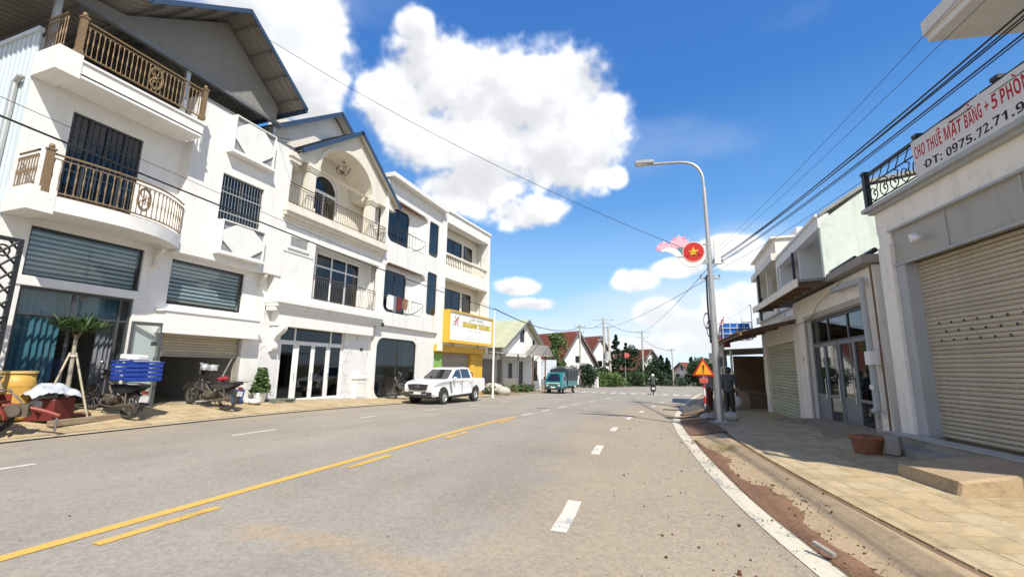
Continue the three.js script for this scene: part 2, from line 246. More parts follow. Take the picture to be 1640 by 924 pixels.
const sideL = smooth(tab([[-60, .5], [5, .45], [9, .4], [12, .33], [13.5, .26], [17, .1], [18.6, 0], [23.5, -.12], [30, -.3], [45, -.6], [70, -1.0]]), 1);   // height at the left house fronts
const sideR = smooth(tab([[-60, .2], [8, .2], [11, .24], [12.5, .28], [16, .12], [18, -.04], [22, -.16], [26, -.28], [45, -.55], [70, -1.0]]), 1);
const FRONT_L = -14.6;
const walkL = (x, t) => lerp(roadY(t) + .05, Math.max(sideL(t), roadY(t) + .05), clamp((kerbL(t) - .25 - x) / 2.3));
const walkR = (x, t) => lerp(roadY(t) + .13, Math.max(sideR(t), roadY(t) + .13), clamp((x - edgeR(t) - .2) / 2.6));
// a sheet between two lines along the street
function strip(t0, t1, dt, xa, xb, nx, h, colour) {
  const n = Math.round((t1 - t0) / dt), pos = [], uv = [], col = [], idx = [];
  for (let i = 0; i <= n; i++) { const t = lerp(t0, t1, i / n), a = xa(t), b = xb(t); for (let j = 0; j <= nx; j++) { const x = lerp(a, b, j / nx); pos.push(x, h(x, t, j / nx), -t); uv.push(x, t); if (colour) col.push(...colour(x, t)); } }
  for (let i = 0; i < n; i++) for (let j = 0; j < nx; j++) { const k = i * (nx + 1) + j; idx.push(k, k + 1, k + nx + 2, k, k + nx + 2, k + nx + 1); }
  const g = new THREE.BufferGeometry(); g.setAttribute('position', new THREE.Float32BufferAttribute(pos, 3)); g.setAttribute('uv', new THREE.Float32BufferAttribute(uv, 2)); if (colour) g.setAttribute('color', new THREE.Float32BufferAttribute(col, 3)); g.setIndex(idx); g.computeVertexNormals(); return g;
}
// ---------------------------------------------------------------- ground, road, pavements
{
  const g = new THREE.PlaneGeometry(1600, 1600, 160, 160); g.rotateX(-PI / 2); const p = g.attributes.position, uv = g.attributes.uv;
  for (let i = 0; i < p.count; i++) { const x = p.getX(i), t = -p.getZ(i); p.setY(i, -1.9 + (t > 150 ? 0 : 0)); uv.setXY(i, x, t); }
  g.computeVertexNormals(); struct('ground', g, M.ground);
  struct('yard_ground', strip(-40, 120, 2, (t) => -60, (t) => Math.min(kerbL(t), 20) - .1, 24, (x, t) => Math.min(walkL(x, t), sideL(t)) - .1), M.bed);
  struct('yard_ground', strip(-40, 75, 2, (t) => lineR(t), (t) => lineR(t) + 60, 24, (x, t) => Math.min(walkR(x, t), roadY(t) + .05) - .12), M.bed);
  // dusty asphalt: dust, tyre-worn lanes and a trail of spilled sand are matter on the road, copied from the photograph
  const sand = [[-4.3, 3.56], [-3.42, 3.63], [-2.77, 3.54], [-2.22, 3.49], [-1.6, 3.38], [-.9, 3.2]];
  const col = (x, t) => {
    const n = fbm3(x * .55, t * .22, 3.1, 4), f = fbm3(x * 3.1, t * 2.3, 8, 4), s = fbm3(x * 1.6 + 9, t * .35, 5, 4), q = fbm3(x * 9, t * 9, 2, 2);
    let k = .335 * (.88 + .24 * n); k *= 1 + (s - .5) * .22;
    let r = k * 1.07, g = k * .965, b = k * .80;
    let d = sst(.40, .62, f * .45 + s * .3 + .62 * sst(4.2, .6, lineR(t) - x) * sst(40, 12, t) - .06 + .12 * (q - .5));
    d = Math.max(d * .8, .75 * sst(.5, .7, f + .3 * sst(1.6, 0, x - kerbL(t)) - .02) * sst(2.2, .2, x - kerbL(t)));
    let ds = 9; for (let i = 1; i < sand.length; i++) { const [ax, ay] = sand[i - 1], [cx, cy] = sand[i], u = clamp(((x - ax) * (cx - ax) + (t - ay) * (cy - ay)) / ((cx - ax) ** 2 + (cy - ay) ** 2)); ds = Math.min(ds, Math.hypot(x - lerp(ax, cx, u), t - lerp(ay, cy, u))); }
    d = Math.max(d, .95 * sst(.5, .62, f * .8 + q * .2 + .42 * sst(.34, .02, ds) - .2));
    r = lerp(r, .44, d * .72); g = lerp(g, .345, d * .72); b = lerp(b, .23, d * .72);
    return [r, g, b];
  };
  const h = (x, t) => roadY(t) + .0;
  struct('road', strip(-30, 24, .16, (t) => kerbL(t) - .02, (t) => lineR(t) + .35, 96, h, col), M.asphalt);
  struct('road', strip(24, 92, .7, (t) => kerbL(t) - .02, (t) => lineR(t) + .35, 40, h, col), M.asphalt);
  // painted markings (flat paint on the asphalt)
  const mk = (t0, t1, fx, w, y = .006) => strip(t0, t1, Math.min(.5, (t1 - t0) / 2), (t) => fx(t) - w / 2, (t) => fx(t) + w / 2, 1, (x, t) => roadY(t) + y);
  const mark = (name, g, m) => { const o = struct(name, g, m); return o; };
  mark('yellow_centre_line', mk(-25, 15.2, centre, .15), M.paintY);
  for (let k = -6; k < 4; k++) { const t = 2.79 + k * 3.32; if (t < 14) mark('yellow_lane_dash', mk(t, t + 1.15, (q) => centre(q) + .37 - .008 * q, .12), M.paintY); }
  for (const [a, b] of [[15.7, 16.9], [18.2, 19.4], [20.8, 22.2], [23.6, 25], [27, 28.6], [31, 33]]) mark('white_centre_dash', mk(a, b, centre, .13), M.paintW);
  for (const [a, b] of [[-2.9, -1.8], [.9, 2], [4.65, 5.75], [8.86, 9.95], [12.5, 13.5], [16.4, 17.5], [20.2, 21.3], [24.2, 25.5], [28.4, 29.8], [33, 34.6]]) mark('white_lane_dash', mk(a, b, smooth(tab([[0, -1.05], [5.2, -1.17], [9.4, -1.53], [13, -1.64], [17, -1.6], [21, -1.4], [30, -.7], [36, 0]]), .5), .165), M.paintW);
  for (const [a, b] of [[-.4, .6], [3.6, 4.4], [7.68, 8.86], [11.9, 12.75], [15.6, 16.6], [19.5, 20.6], [23.4, 24.6]]) mark('white_lane_dash', mk(a, b, (t) => -9.5 + .03 * Math.max(0, t - 5), .12), M.paintW);
  for (let i = 0; i < 13; i++) { const f = (t) => lerp(kerbL(44) + .5, lineR(44) - .4, (i + .5) / 13); mark('crossing_stripe', mk(42.6, 45.4, f, .5), M.paintW); }
  mark('white_edge_line', mk(-20, 62, (t) => lineR(t) - .02, .25, .007), M.edgePaint);
  // left: flush concrete kerb, then tiled pavement rising to the house fronts
  struct('kerb', strip(-30, 62, .5, (t) => kerbL(t) - .26, (t) => kerbL(t), 1, (x, t) => roadY(t) + .03), M.kerb);
  struct('pavement_bed', strip(-30, 62, .5, (t) => Math.min(FRONT_L - .3, kerbL(t) - 4.5), (t) => kerbL(t) - .25, 6, (x, t) => walkL(x, t) - .025), M.bed);
  struct('sloping_kerb', strip(-20, 40, .25, (t) => lineR(t) + .09, (t) => edgeR(t), 8, (x, t, u) => roadY(t) + .012 + .11 * sst(.15, 1, u) + .012 * (fbm3(x * 2, t * .8, 4, 3) - .5)), M.apron);
  struct('pavement_bed', strip(-20, 40, .5, (t) => edgeR(t), (t) => edgeR(t) + 5.5, 6, (x, t) => walkR(x, t) - .03), M.bed);
  // tiles: each one a slab lying on the slope; the ones that show largest are meshes of their own
  const tileG = new THREE.BoxGeometry(.395, .04, .395); { const p = tileG.attributes.position; for (let i = 0; i < p.count; i++) if (p.getY(i) > 0) p.setXYZ(i, p.getX(i) * .99, p.getY(i), p.getZ(i) * .99); }
  const geos = [0, 1, 2].map((k) => { const g = tileG.clone(), uv = new Float32Array(24 * 2), q = g.attributes.position; for (let i = 0; i < 24; i++) { uv[2 * i] = q.getX(i) + k * .7; uv[2 * i + 1] = q.getZ(i) + k * .4; } g.setAttribute('uv', new THREE.BufferAttribute(uv, 2)); return g; });
  function pave(parent, list, hgt, lim, line) {
    const rr = rng(99); list.forEach((q) => { q.d = Math.hypot(q.x, q.t); }); list.sort((a, b) => a.d - b.d); const rest = [];
    list.forEach(({ x, t, w }, i) => {
      const e = .2, n = new THREE.Vector3(-(hgt(x + e, t) - hgt(x - e, t)) / (2 * e), 1, (hgt(x, t + e) - hgt(x, t - e)) / (2 * e)).normalize();
      const quat = new THREE.Quaternion().setFromUnitVectors(new THREE.Vector3(0, 1, 0), n); n.x += (rr() - .5) * .008; n.z += (rr() - .5) * .008; const q2 = new THREE.Quaternion().setFromUnitVectors(new THREE.Vector3(0, 1, 0), n.normalize()).multiply(new THREE.Quaternion().setFromAxisAngle(new THREE.Vector3(0, 1, 0), -Math.atan(line ? (line(t + .5) - line(t - .5)) : 0)));
      const pos = new THREE.Vector3(x, hgt(x, t) - .018 + (rr() - .5) * .003, -t), m = TILES[rr() * TILES.length | 0];
      if (i < lim) { const o = P(parent, 'tile', geos[rr() * 3 | 0], m); o.position.copy(pos); o.quaternion.copy(q2); if (w) o.scale.x = w; }
      else { const g = geos[rr() * 3 | 0].clone(); g.applyMatrix4(new THREE.Matrix4().compose(pos, q2, new THREE.Vector3(w || 1, 1, 1))); rest.push(g); }
    });
    if (rest.length) { const o = P(parent, 'tile_field', mg(rest), TILES[0]); o.userData.kind = 'stuff'; }
  }
  const mkPave = () => { const o = new THREE.Group(); o.name = numbered('tiled_pavement'); o.userData.kind = 'structure'; scene.add(o); return o; };
  const L = [], Rr = [];
  for (let t = 2.2; t < 30; t += .4) for (let x = kerbL(t) - .46; x > FRONT_L - .05; x -= .4) L.push({ x, t });
  for (let t = 1; t < 22; t += .4) for (let x = edgeR(t) + .28; x < edgeR(t) + 3.6; x += .4) Rr.push({ x, t });
  pave(mkPave(), L, walkL, 300, kerbL); pave(mkPave(), Rr, walkR, 300, edgeR);
  // the joint strip along the pavement edge
  struct('edging_strip', strip(-20, 30, .4, (t) => edgeR(t) + .02, (t) => edgeR(t) + .06, 1, (x, t) => roadY(t) + .122), M.soil);
  // washed-down soil in the gutter
  const so = (t) => lineR(t) + .10, si = (t) => lineR(t) + .16 + (.42 + .18 * Math.sin(t * 2.1)) * (.15 + .9 * fbm3(t * .9, 1, 2, 3) + .7 * (fbm3(t * 6, 3, 2, 4) - .4)) * sst(12, 7, t);
  struct('gutter_soil', strip(2, 11.5, .06, so, si, 12, (x, t, u) => roadY(t) + .016 + .09 * sst(.2, 1, clamp((x - lineR(t) - .09) / (edgeR(t) - lineR(t)))) + .05 * Math.sin(u * PI) * (fbm3(x * 6, t * 4, 2, 4)) + .004), M.soil);
  struct('gutter_soil', strip(12.5, 17.5, .1, (t) => lineR(t) + .12, (t) => edgeR(t) + .1, 12, (x, t, u) => roadY(t) + .03 + .12 * sst(.0, 1, u) + .16 * Math.sin(u * PI) * Math.sin((t - 12.5) / 5 * PI) * fbm3(x * 5, t * 4, 2, 4)), M.soil);
  { const rr = rng(61), n = 900, im = new THREE.InstancedMesh(new THREE.IcosahedronGeometry(1, 0), M.soil, n), q = new THREE.Object3D(); im.name = 'soil_crumbs'; im.userData = { kind: 'stuff', label: 'loose brown soil crumbs along the gutter', category: 'soil' };
    for (let i = 0; i < n; i++) { const t = 2.6 + rr() * 9, x = si(t) + (rr() + rr() - 1) * .3 + (rr() < .25 ? -.3 : 0), s = .003 + .010 * rr() ** 4; q.position.set(x, roadY(t) + .012 + .11 * sst(.15, 1, clamp((x - lineR(t) - .09) / (edgeR(t) - lineR(t) - .09))) + s * .5, -t); q.rotation.set(rr() * 3, rr() * 6, rr() * 3); q.scale.set(s * 1.4, s * .8, s); q.updateMatrix(); im.setMatrixAt(i, q.matrix); } im.castShadow = im.receiveShadow = true; scene.add(im); }
  // loose bits: clods, leaves, grit
  const bit = new THREE.IcosahedronGeometry(1, 0), N = 520, inst = new THREE.InstancedMesh(bit, mat(.085, .055, .032, { roughness: 1 }), N); inst.name = 'loose_clods'; inst.userData = { kind: 'stuff', label: 'scattered dark clods and dry leaf bits on the dusty lane', category: 'debris' };
  const rr = rng(5), q = new THREE.Object3D(), cc = new THREE.Color();
  for (let i = 0; i < N; i++) {
    const t = 2.6 + rr() * rr() * 14, a = rr(), x = i < 340 ? lineR(t) - .15 - Math.abs(a + rr() - 1) * 2.0 : i < 480 ? lineR(t) + .1 + a * .7 : -9 + a * 9, cl = n3(x * 2.2, t * 1.4, 3) ;
    const s = (.004 + .014 * rr() ** 6) * (cl > .55 ? 1.25 : .7); q.position.set(x, roadY(t) + s * .4 + (x > lineR(t) ? .012 + .11 * clamp((x - lineR(t)) / .9) : 0), -t); q.rotation.set(rr() * 3, rr() * 6, rr() * 3); q.scale.set(s * (1 + rr() * 1.3), s * .6, s); q.updateMatrix(); inst.setMatrixAt(i, q.matrix); cc.setRGB(.7 + rr(), .7 + rr() * .9, .7 + rr() * .8); inst.setColorAt(i, cc);
  }
  inst.castShadow = inst.receiveShadow = true; scene.add(inst);
}
// ---------------------------------------------------------------- railings
const balG = {
  turned: lathe([[.011, 0], [.02, .04], [.011, .09], [.012, .3], [.022, .42], [.012, .54], [.011, .74], [.024, .8], [.011, .85]], 6),
  slim: tri(new THREE.CylinderGeometry(.009, .009, 1, 5).translate(0, .5, 0)),
  stone: lathe([[.055, 0], [.055, .06], [.03, .1], [.06, .3], [.04, .46], [.03, .6], [.05, .66], [.05, .72]], 7),
};
// a railing along a plan line [[x,z]...]: rails, balusters one by one, posts
function railing(parent, line, y0, y1, o = {}) {
  const { m = M.bronze, gap = .11, bal = 'turned', rail = .028, posts = [], mid = true, scroll = false } = o;
  const tr = (y, k) => tube(line.map(([x, z]) => [x, y, z]), rail * k, line.length * 10, 6), r = P(parent, 'railing', tr(y1, 1), m); P(r, 'bottom_rail', tr(y0, .75), m); if (mid) P(r, 'middle_rail', tr(y1 - .11, .6), m); if (scroll) P(r, 'base_rail', tr(y0 - .08, .6), m);
  const c = new THREE.CatmullRomCurve3(line.map(([x, z]) => new THREE.Vector3(x, 0, z)), false, 'catmullrom', .5), n = Math.round(c.getLength() / gap), hb = (mid ? y1 - .11 : y1) - y0, native = { turned: .85, slim: 1, stone: .72 }[bal];
  for (let i = 0; i <= n; i++) { const p = c.getPointAt(i / n), b = P(r, 'baluster', balG[bal], m, [p.x, y0, p.z]); b.scale.y = hb / native; }
  for (const [x, z] of posts) P(r, 'post', mg([bx(x - .06, x + .06, y0 - .05, y1 + .04, z - .06, z + .06), bx(x - .08, x + .08, y1 + .04, y1 + .09, z - .08, z + .08), sph(.06, x, y1 + .15, z, 1, 1.1, 1, 8), cyl(.03, .03, y1 + .08, y1 + .12, x, z, 6), bx(x - .075, x + .075, y0 - .06, y0 + .06, z - .075, z + .075)]), m);
  return r;
}
function medallion(r, x, y, z, m, turn = 0) {
  const s = new THREE.Shape(); s.absellipse(0, 0, .2, .34, 0, 2 * PI); const h = new THREE.Path(); h.absellipse(0, 0, .165, .3, 0, 2 * PI); s.holes.push(h);
  const L = [ext(s, -.015, .015)]; for (const k of [-1, 1]) { for (const q of [-1, 1]) L.push(tube([[0, q * .28, 0], [k * .12, q * .2, 0], [k * .1, q * .06, 0], [k * .02, q * .08, 0], [k * .05, q * .15, 0]], .014, 14, 5)); } L.push(sph(.05, 0, 0, 0, 1, 1, .6, 8));
  P(r, 'medallion', mg(L), m, [x, y, z], [0, turn, 0]);
}
function corbel(parent, x, y, z, m, s = 1) { // scrolled bracket under a slab
  const sh = new THREE.Shape(); sh.moveTo(0, 0); sh.lineTo(.42, 0); sh.bezierCurveTo(.44, -.22, .14, -.18, .13, -.42); sh.bezierCurveTo(.2, -.52, .12, -.64, 0, -.62); sh.closePath();
  P(parent, 'corbel', ext(sh, -.07, .07, .012).rotateY(-PI / 2).scale(s, s, s), m, [x, y, z]);
}
function slats(parent, name, x0, x1, y0, y1, z, pitch, m, depth = .022) { // roller shutter: every slat is a bowed strip
  const n = Math.round((y1 - y0) / pitch), p = (y1 - y0) / n, s = new THREE.Shape(); s.moveTo(0, 0); s.quadraticCurveTo(depth * 1.6, p * .45, 0, p * .9); s.lineTo(-.006, p * .9); s.lineTo(-.006, 0); s.closePath();
  const g = new THREE.ExtrudeGeometry(s, { depth: x1 - x0, bevelEnabled: false, curveSegments: 4 }); g.rotateY(-PI / 2); g.scale(-1, 1, 1); /* mirror back */ { const q = g.index ? g.toNonIndexed() : g; const a = q.attributes.position.array, nn = q.attributes.normal.array; for (let i = 0; i < a.length; i += 9) for (let k = 0; k < 3; k++) { let t = a[i + 3 + k]; a[i + 3 + k] = a[i + 6 + k]; a[i + 6 + k] = t; t = nn[i + 3 + k]; nn[i + 3 + k] = nn[i + 6 + k]; nn[i + 6 + k] = t; } }
  const gg = tri(g); const out = [];
  const rr = rng((x0 * 313 + y1 * 71) | 0), mm = [m, m.clone(), m.clone()]; mm[1].color.multiplyScalar(.94); mm[2].color.multiplyScalar(1.05);
  for (let i = 0; i < n; i++) out.push(P(parent, name, gg, mm[rr() * 3 | 0], [x0, y0 + i * p, z + (rr() - .5) * .005], [(rr() - .5) * .05, 0, (rr() - .5) * .0012]));
  return out;
}
// ================================================================ LEFT SIDE OF THE STREET
// local axes of a house: x along the street (metres from the camera's cross line), y up, z out to the street
const leftHouse = (name, label, X0, az = 0, sx = 0, sz = 0) => { const g = thing(name, label, 'house'); g.position.set(X0, 0, 0); g.rotation.y = PI / 2 - rad(az); return g; };

// ---------------- white house with bronze balconies and open steel roof
{
  const H = leftHouse('balcony_house', 'white three storey house with bronze balconies, octagon panels and open steel gable roof', FRONT_L);
  const box = (n, a, m = M.white) => P(H, n, mg(a), m);
  // walls
  box('front_wall', [wall(5.3, 12.66, -.2, 5.0, -.22, 0, [[5.83, 8.34, 3.62, 4.86], [5.85, 8.27, .33, 3.38], [9.13, 11.66, 3.38, 4.8], [9.1, 11.77, .3, 2.46]])]);
  box('balcony_wall', [wall(5.3, 9.0, 5.12, 8.45, -.22, 0, [[6.17, 7.84, 5.46, 8.09]])]);
  box('rear_wall', [bx(5.3, 12.66, -.2, 8.45, -8, -7.8), bx(5.3, 12.66, 8.6, 10, -8, -7.85)]);
  box('party_wall', [bx(12.5, 12.66, -.2, 10.2, -7.8, -.22)]);
  box('inner_side_wall', [bx(5.3, 5.5, -.2, 9.75, -7.8, -.22)]);
  box('partition', [bx(8.5, 8.9, -.2, 3.5, -7.7, -.22), bx(5.5, 12.5, -.2, 3.5, -7.8, -7.7)], M.room);
  box('ground_floor', [bx(5.5, 12.5, .2, .33, -7.7, -.01)], M.concLight);
  box('floor_slab', [bx(5.5, 12.5, 3.5, 3.6, -7.8, -.22)], M.room); box('floor_slab', [bx(5.5, 12.5, 5.0, 5.12, -7.8, 0)], M.white); box('floor_slab', [bx(5.3, 12.5, 8.45, 8.6, -7.8, 0)], M.white);
  box('upper_partition', [bx(8.8, 9.0, 5.12, 8.45, -7.8, -.22), bx(5.5, 12.5, 5.12, 8.45, -3.5, -3.35)], M.room);
  // corrugated white cladding on the side wall
  { const L = []; for (let z = -7.9; z < -.02; z += .22) L.push(bx(5.235, 5.262, -.2, 9.72, z, z + .05)); L.push(bx(5.262, 5.297, -.2, 9.75, -8, -.02), bx(5.2, 5.32, 9.75, 9.86, -8, .02)); box('side_cladding', L, M.lightSheet); }
  const dp = P(H, 'drainpipe', mg([bar([5.17, -.1, -.42], [5.17, 8.35, -.42], .065, 10), bar([5.17, 8.35, -.42], [5.17, 8.5, -.25], .065, 10), bar([5.17, 8.5, -.25], [5.3, 8.52, -.22], .06, 8)]), M.galv); dp;
  // projecting upper block on the right, with window and two boxed octagon panels
  box('upper_block', [wall(9.0, 12.9, 4.96, 10.25, .15, .35, [[10.12, 11.76, 6.4, 8.05]]), bx(9.0, 9.18, 4.96, 10.25, -.2, .15), bx(12.72, 12.9, 4.96, 10.25, -.6, .15), bx(9.18, 12.72, 4.96, 5.12, 0.005, .15), bx(9.18, 12.72, 9.5, 9.6, -2, .15)]);
  box('parapet_cap', [bx(8.97, 12.95, 10.25, 10.3, .1, .39)], M.steel);
  for (const [y0, y1] of [[5.27, 6.38], [8.88, 10.2]]) {
    const f = P(H, 'panel_box', mg([wall(10.16, 11.84, y0, y1, .35, .6, [[10.2, 11.8, y0 + .04, y1 - .04]]), bx(10.1, 11.9, y0 - .08, y0, .352, .64)]), M.white);
    P(f, 'panel_back', bx(10.2, 11.8, y0 + .04, y1 - .04, .352, .52), M.panelGrey);
    const w = 1.6, h = y1 - y0 - .08, c = .31, x = 10.2, y = y0 + .04; P(f, 'octagon_plate', ext(poly([[x + w * c, y], [x + w * (1 - c), y], [x + w, y + h * .36], [x + w, y + h * .64], [x + w * (1 - c), y + h], [x + w * c, y + h], [x, y + h * .64], [x, y + h * .36]]), .522, .575, .012), M.white2);
  }
  { const w = win(H, 'barred_window', 10.12, 11.76, 6.4, 8.05, .22, { cols: 2, ys: [6.4, 7.62, 8.05], fm: M.alu, gm: M.glassTint }); for (let i = 1; i < 14; i++) P(w, 'window_bar', bar([10.12 + i * .117, 6.42, .3], [10.12 + i * .117, 8.03, .3], .006, 5), M.greyPaint); P(w, 'window_rail', mg([bx(10.12, 11.76, 7.4, 7.43, .29, .31), bx(10.12, 11.76, 6.7, 6.73, .29, .31)]), M.greyPaint); P(H, 'curtain', drape(10.15, 11.74, 6.42, 8, .05, 12, .04), M.curtain2); }
  // balcony French window with bars
  { const w = win(H, 'barred_window', 6.17, 7.84, 5.46, 8.09, -.08, { xs: [6.17, 6.59, 7.0, 7.42, 7.84], ys: [5.46, 6.5, 7.45, 8.09], fm: M.aluBlack, gm: M.glassTint }); for (let i = 1; i < 12; i++) P(w, 'window_bar', bar([6.17 + i * .139, 5.48, .02], [6.17 + i * .139, 8.07, .02], .008, 5), M.alu); P(H, 'curtain', drape(6.2, 7.8, 5.5, 7.9, -.3, 11, .05), M.curtain); }
  // mezzanine windows with zebra blinds
  for (const [x0, x1, y0, y1, bot] of [[5.83, 8.34, 3.62, 4.86, 3.68], [9.13, 11.66, 3.38, 4.8, 3.62]]) { const w = win(H, 'wide_window', x0, x1, y0, y1, -.1, { fm: M.aluBlack, gm: M.glass, fw: .05 }); const n = 9, p = (y1 - .05 - bot) / n; for (let i = 0; i < n; i++) { P(w, 'blind_slat', bx(x0 + .07, x1 - .07, bot + i * p, bot + (i + .52) * p, -.19, -.185), M.blindLight); P(w, 'blind_slat', bx(x0 + .07, x1 - .07, bot + (i + .54) * p, bot + (i + .98) * p, -.2, -.195), M.blindDark); } }
  // shop front: fixed panes with curtains, open doorway, one leaf swung out
  { const f = win(H, 'shop_front', 5.85, 8.27, .33, 3.38, -.1, { xs: [5.85, 6.95, 8.0, 8.27], ys: [.33, 2.72, 3.38], fm: M.alu, gm: M.glass, fw: .07 }); const pane = f.children.find((c) => { c.geometry.computeBoundingBox(); const b = c.geometry.boundingBox; return b.min.x > 6.9 && b.max.x < 8.05 && b.max.y < 2.9; }); f.remove(pane);
    P(f, 'curtain', drape(5.95, 6.9, .4, 2.7, -.45, 7, .07), M.curtain); P(f, 'curtain', drape(5.95, 8.2, 2.78, 3.35, -.45, 16, .04), M.curtain); P(f, 'curtain', drape(7.75, 8.2, .4, 2.7, -.5, 4, .05), M.curtainGrey);
    const lf = P(H, 'door_leaf', mg([bx(0, .07, 0, 2.4, -.025, .025), bx(.68, .76, 0, 2.4, -.025, .025), bx(.07, .68, 0, .1, -.025, .025), bx(.07, .68, 2.3, 2.4, -.025, .025)]), M.alu, [8.27, .35, .06], [0, rad(-22), 0]); P(lf, 'pane', bx(.06, .69, .09, 2.31, -.004, .004), M.glass); P(lf, 'house_plate', bx(.5, .66, 1.72, 1.84, .008, .014), M.aluBlack); P(lf, 'handle', bar([.12, 1, .05], [.12, 1.4, .05], .012, 6), M.chrome); }
  // garage with half lowered roller shutter and boxed canopy
  box('garage_canopy', [bx(8.92, 12.18, 2.47, 3.12, .004, .4), bx(8.86, 12.24, 3.12, 3.18, .004, .44)]);
  P(H, 'garage_frame', mg([bx(9.02, 9.12, .3, 2.46, -.16, .03), bx(11.74, 11.84, .3, 2.46, -.16, .03), bx(9.12, 11.74, 1.78, 1.84, -.06, -.02)]), M.shutterGrey);
  slats(H, 'shutter_slat', 9.12, 11.75, 1.84, 2.47, -.06, .085, M.shutterBeige);
  // balconies
  const slab = (pts, y0, y1) => ext(poly(pts.map(([x, z]) => [x, -z])), y0, y1).rotateX(-PI / 2);
  P(H, 'balcony_slab', mg([slab([[5.3, 0.005], [5.3, 1.0], [8.82, 1.0], [8.82, .005]], 8.55, 8.66), bx(5.7, 8.82, 8.62, 8.96, .86, 1.0), bx(8.7, 8.82, 8.62, 8.96, .005, .86), bx(5.24, 5.72, 8.5, 9.13, .004, 1.02), bx(5.7, 8.86, 8.96, 9.02, .82, 1.04)]), M.white);
  const r3 = railing(H, [[5.66, .94], [7.2, .94], [8.72, .94]], 9.2, 10.1, { posts: [[5.62, .94], [8.76, .94]] }); medallion(r3, 7.36, 9.62, .955, M.bronze);
  railing(H, [[5.34, .1], [5.34, .5], [5.34, .92]], 9.2, 10.1, { posts: [] });
  const bow = [[5.6, .95], [6.3, 1.1], [7.1, 1.18], [7.9, 1.06], [8.5, .76], [8.95, .42]];
  const bowS = new THREE.CatmullRomCurve3(bow.map(([x, z]) => new THREE.Vector3(x, 0, z))).getPoints(24).map((p) => [p.x, p.z + .06]);
  P(H, 'balcony_slab', mg([slab([[5.3, .005], [5.3, .98], ...bowS, [9.0, .355], [9.0, .005]], 5.06, 5.42), bx(5.24, 5.72, 4.98, 5.56, .006, 1.05)]), M.white);
  const r2 = railing(H, bow, 5.52, 6.45, { gap: .14, posts: [[5.5, .98]], scroll: true }); medallion(r2, 7.45, 5.97, 1.18, M.bronze, .25);
  railing(H, [[5.34, .1], [5.34, .5], [5.34, .9]], 5.62, 6.45);
  corbel(H, 8.62, 4.96, .002, M.cream, .9); corbel(H, 12.3, 4.9, .002, M.cream, .75);
  box('door_lintel_band', [bx(5.62, 8.5, 3.39, 3.6, .003, .03)], M.trim);
  // open steel roof over the terrace
  const roof = [[4.2, 11.1], [6.7, 11.5], [9.57, 13.6], [12.34, 11.52]];
  for (let k = 0; k < 3; k++) {
    const [a, b] = [roof[k], roof[k + 1]], len = Math.hypot(b[0] - a[0], b[1] - a[1]), an = Math.atan2(b[1] - a[1], b[0] - a[0]), L = [bx(0, len, 0, .015, -8.3, 1.4)];
    for (let z = -8.2; z < 1.35; z += .3) L.push(bx(0, len, -.03, -.001, z, z + .07));
    const o = P(H, 'roof_sheet', mg(L), M.sheetGrey, [a[0], a[1], 0], [0, 0, an]);
    for (let q = 0; q < (k ? 4 : 2); q++) P(o, 'purlin', bx(len * (q + .5) / (k ? 4 : 2) - .03, len * (q + .5) / (k ? 4 : 2) + .03, -.12, -.035, -8.2, 1.3), M.steel);
    P(o, 'roof_edge_trim', bx(-.02, len + .02, -.09, .05, 1.402, 1.44), M.blueEdge);
  }
  P(H, 'eave_trim', bx(12.3, 12.36, 11.36, 11.56, -8.3, 1.44), M.blueEdge);
  P(H, 'gable_panel', ext(poly([[4.6, 11.0], [11.95, 11.0], [11.95, 11.6], [9.57, 13.42], [6.75, 11.36], [4.6, 11.02]]), .25, .3), M.greyWall);
  P(H, 'gable_panel', ext(poly([[4.6, 10.4], [12.3, 10.4], [12.3, 11.3], [9.57, 13.42], [6.75, 11.36], [4.6, 11.02]]), -8.2, -8.1), M.greyWall);
  P(H, 'tie_beam', bx(4.6, 12.2, 10.88, 11.0, .2, .34), M.steel);
  for (const [x, z] of [[5.42, .1], [8.62, .2], [12.05, .1], [12.05, -7], [5.42, -7]]) P(H, 'roof_post', bx(x - .06, x + .06, 8.6, 11.0, z - .06, z + .06), z > 0 ? M.galv : M.steel);
  P(H, 'terrace_lattice', mg(Array.from({ length: 7 }, (_, i) => bar([12.2, 9.6 + i * .17, -.2 - i * .02], [12.85, 9.7 + i * .17, .1], .014, 5))), M.black);
  rebase(H, 5.3, .3, 0);
}
// black lattice gate of the neighbour, at the end of the white house
{
  const G = thing('lattice_gate', 'black metal lattice gate panel beside the white balcony house', 'gate', [-13.5, .3, -4.12], PI / 2), L = []; G.scale.y = 1.1;
  P(G, 'gate_frame', mg([bx(-1.2, 1.2, 0, .06, -.03, .03), bx(-1.2, 1.2, 3.5, 3.58, -.03, .03), bx(-1.2, -1.12, 0, 3.5, -.03, .03), bx(1.12, 1.2, 0, 3.5, -.03, .03)]), M.black);
  const lo = -1.14, hi = 1.14, bot = .05, top = 3.52;
  for (const s of [-1, 1]) for (let k = -16; k < 22; k++) { const c = k * .3, f = (x) => (s > 0 ? x : -x) + c; let x0 = lo, x1 = hi; const xb = s > 0 ? bot - c : c - bot, xt = s > 0 ? top - c : c - top; x0 = Math.max(x0, Math.min(xb, xt)); x1 = Math.min(x1, Math.max(xb, xt)); if (x1 - x0 < .08) continue; P(G, 'lattice_bar', bar([x0, f(x0), s * .02], [x1, f(x1), s * .02], .024, 5), M.black); }
  for (let k = 0; k < 7; k++) P(G, 'lattice_ring', tri(new THREE.TorusGeometry(.11, .02, 5, 14)), M.black, [-.9 + k * .3, 3.3, 0]);
}
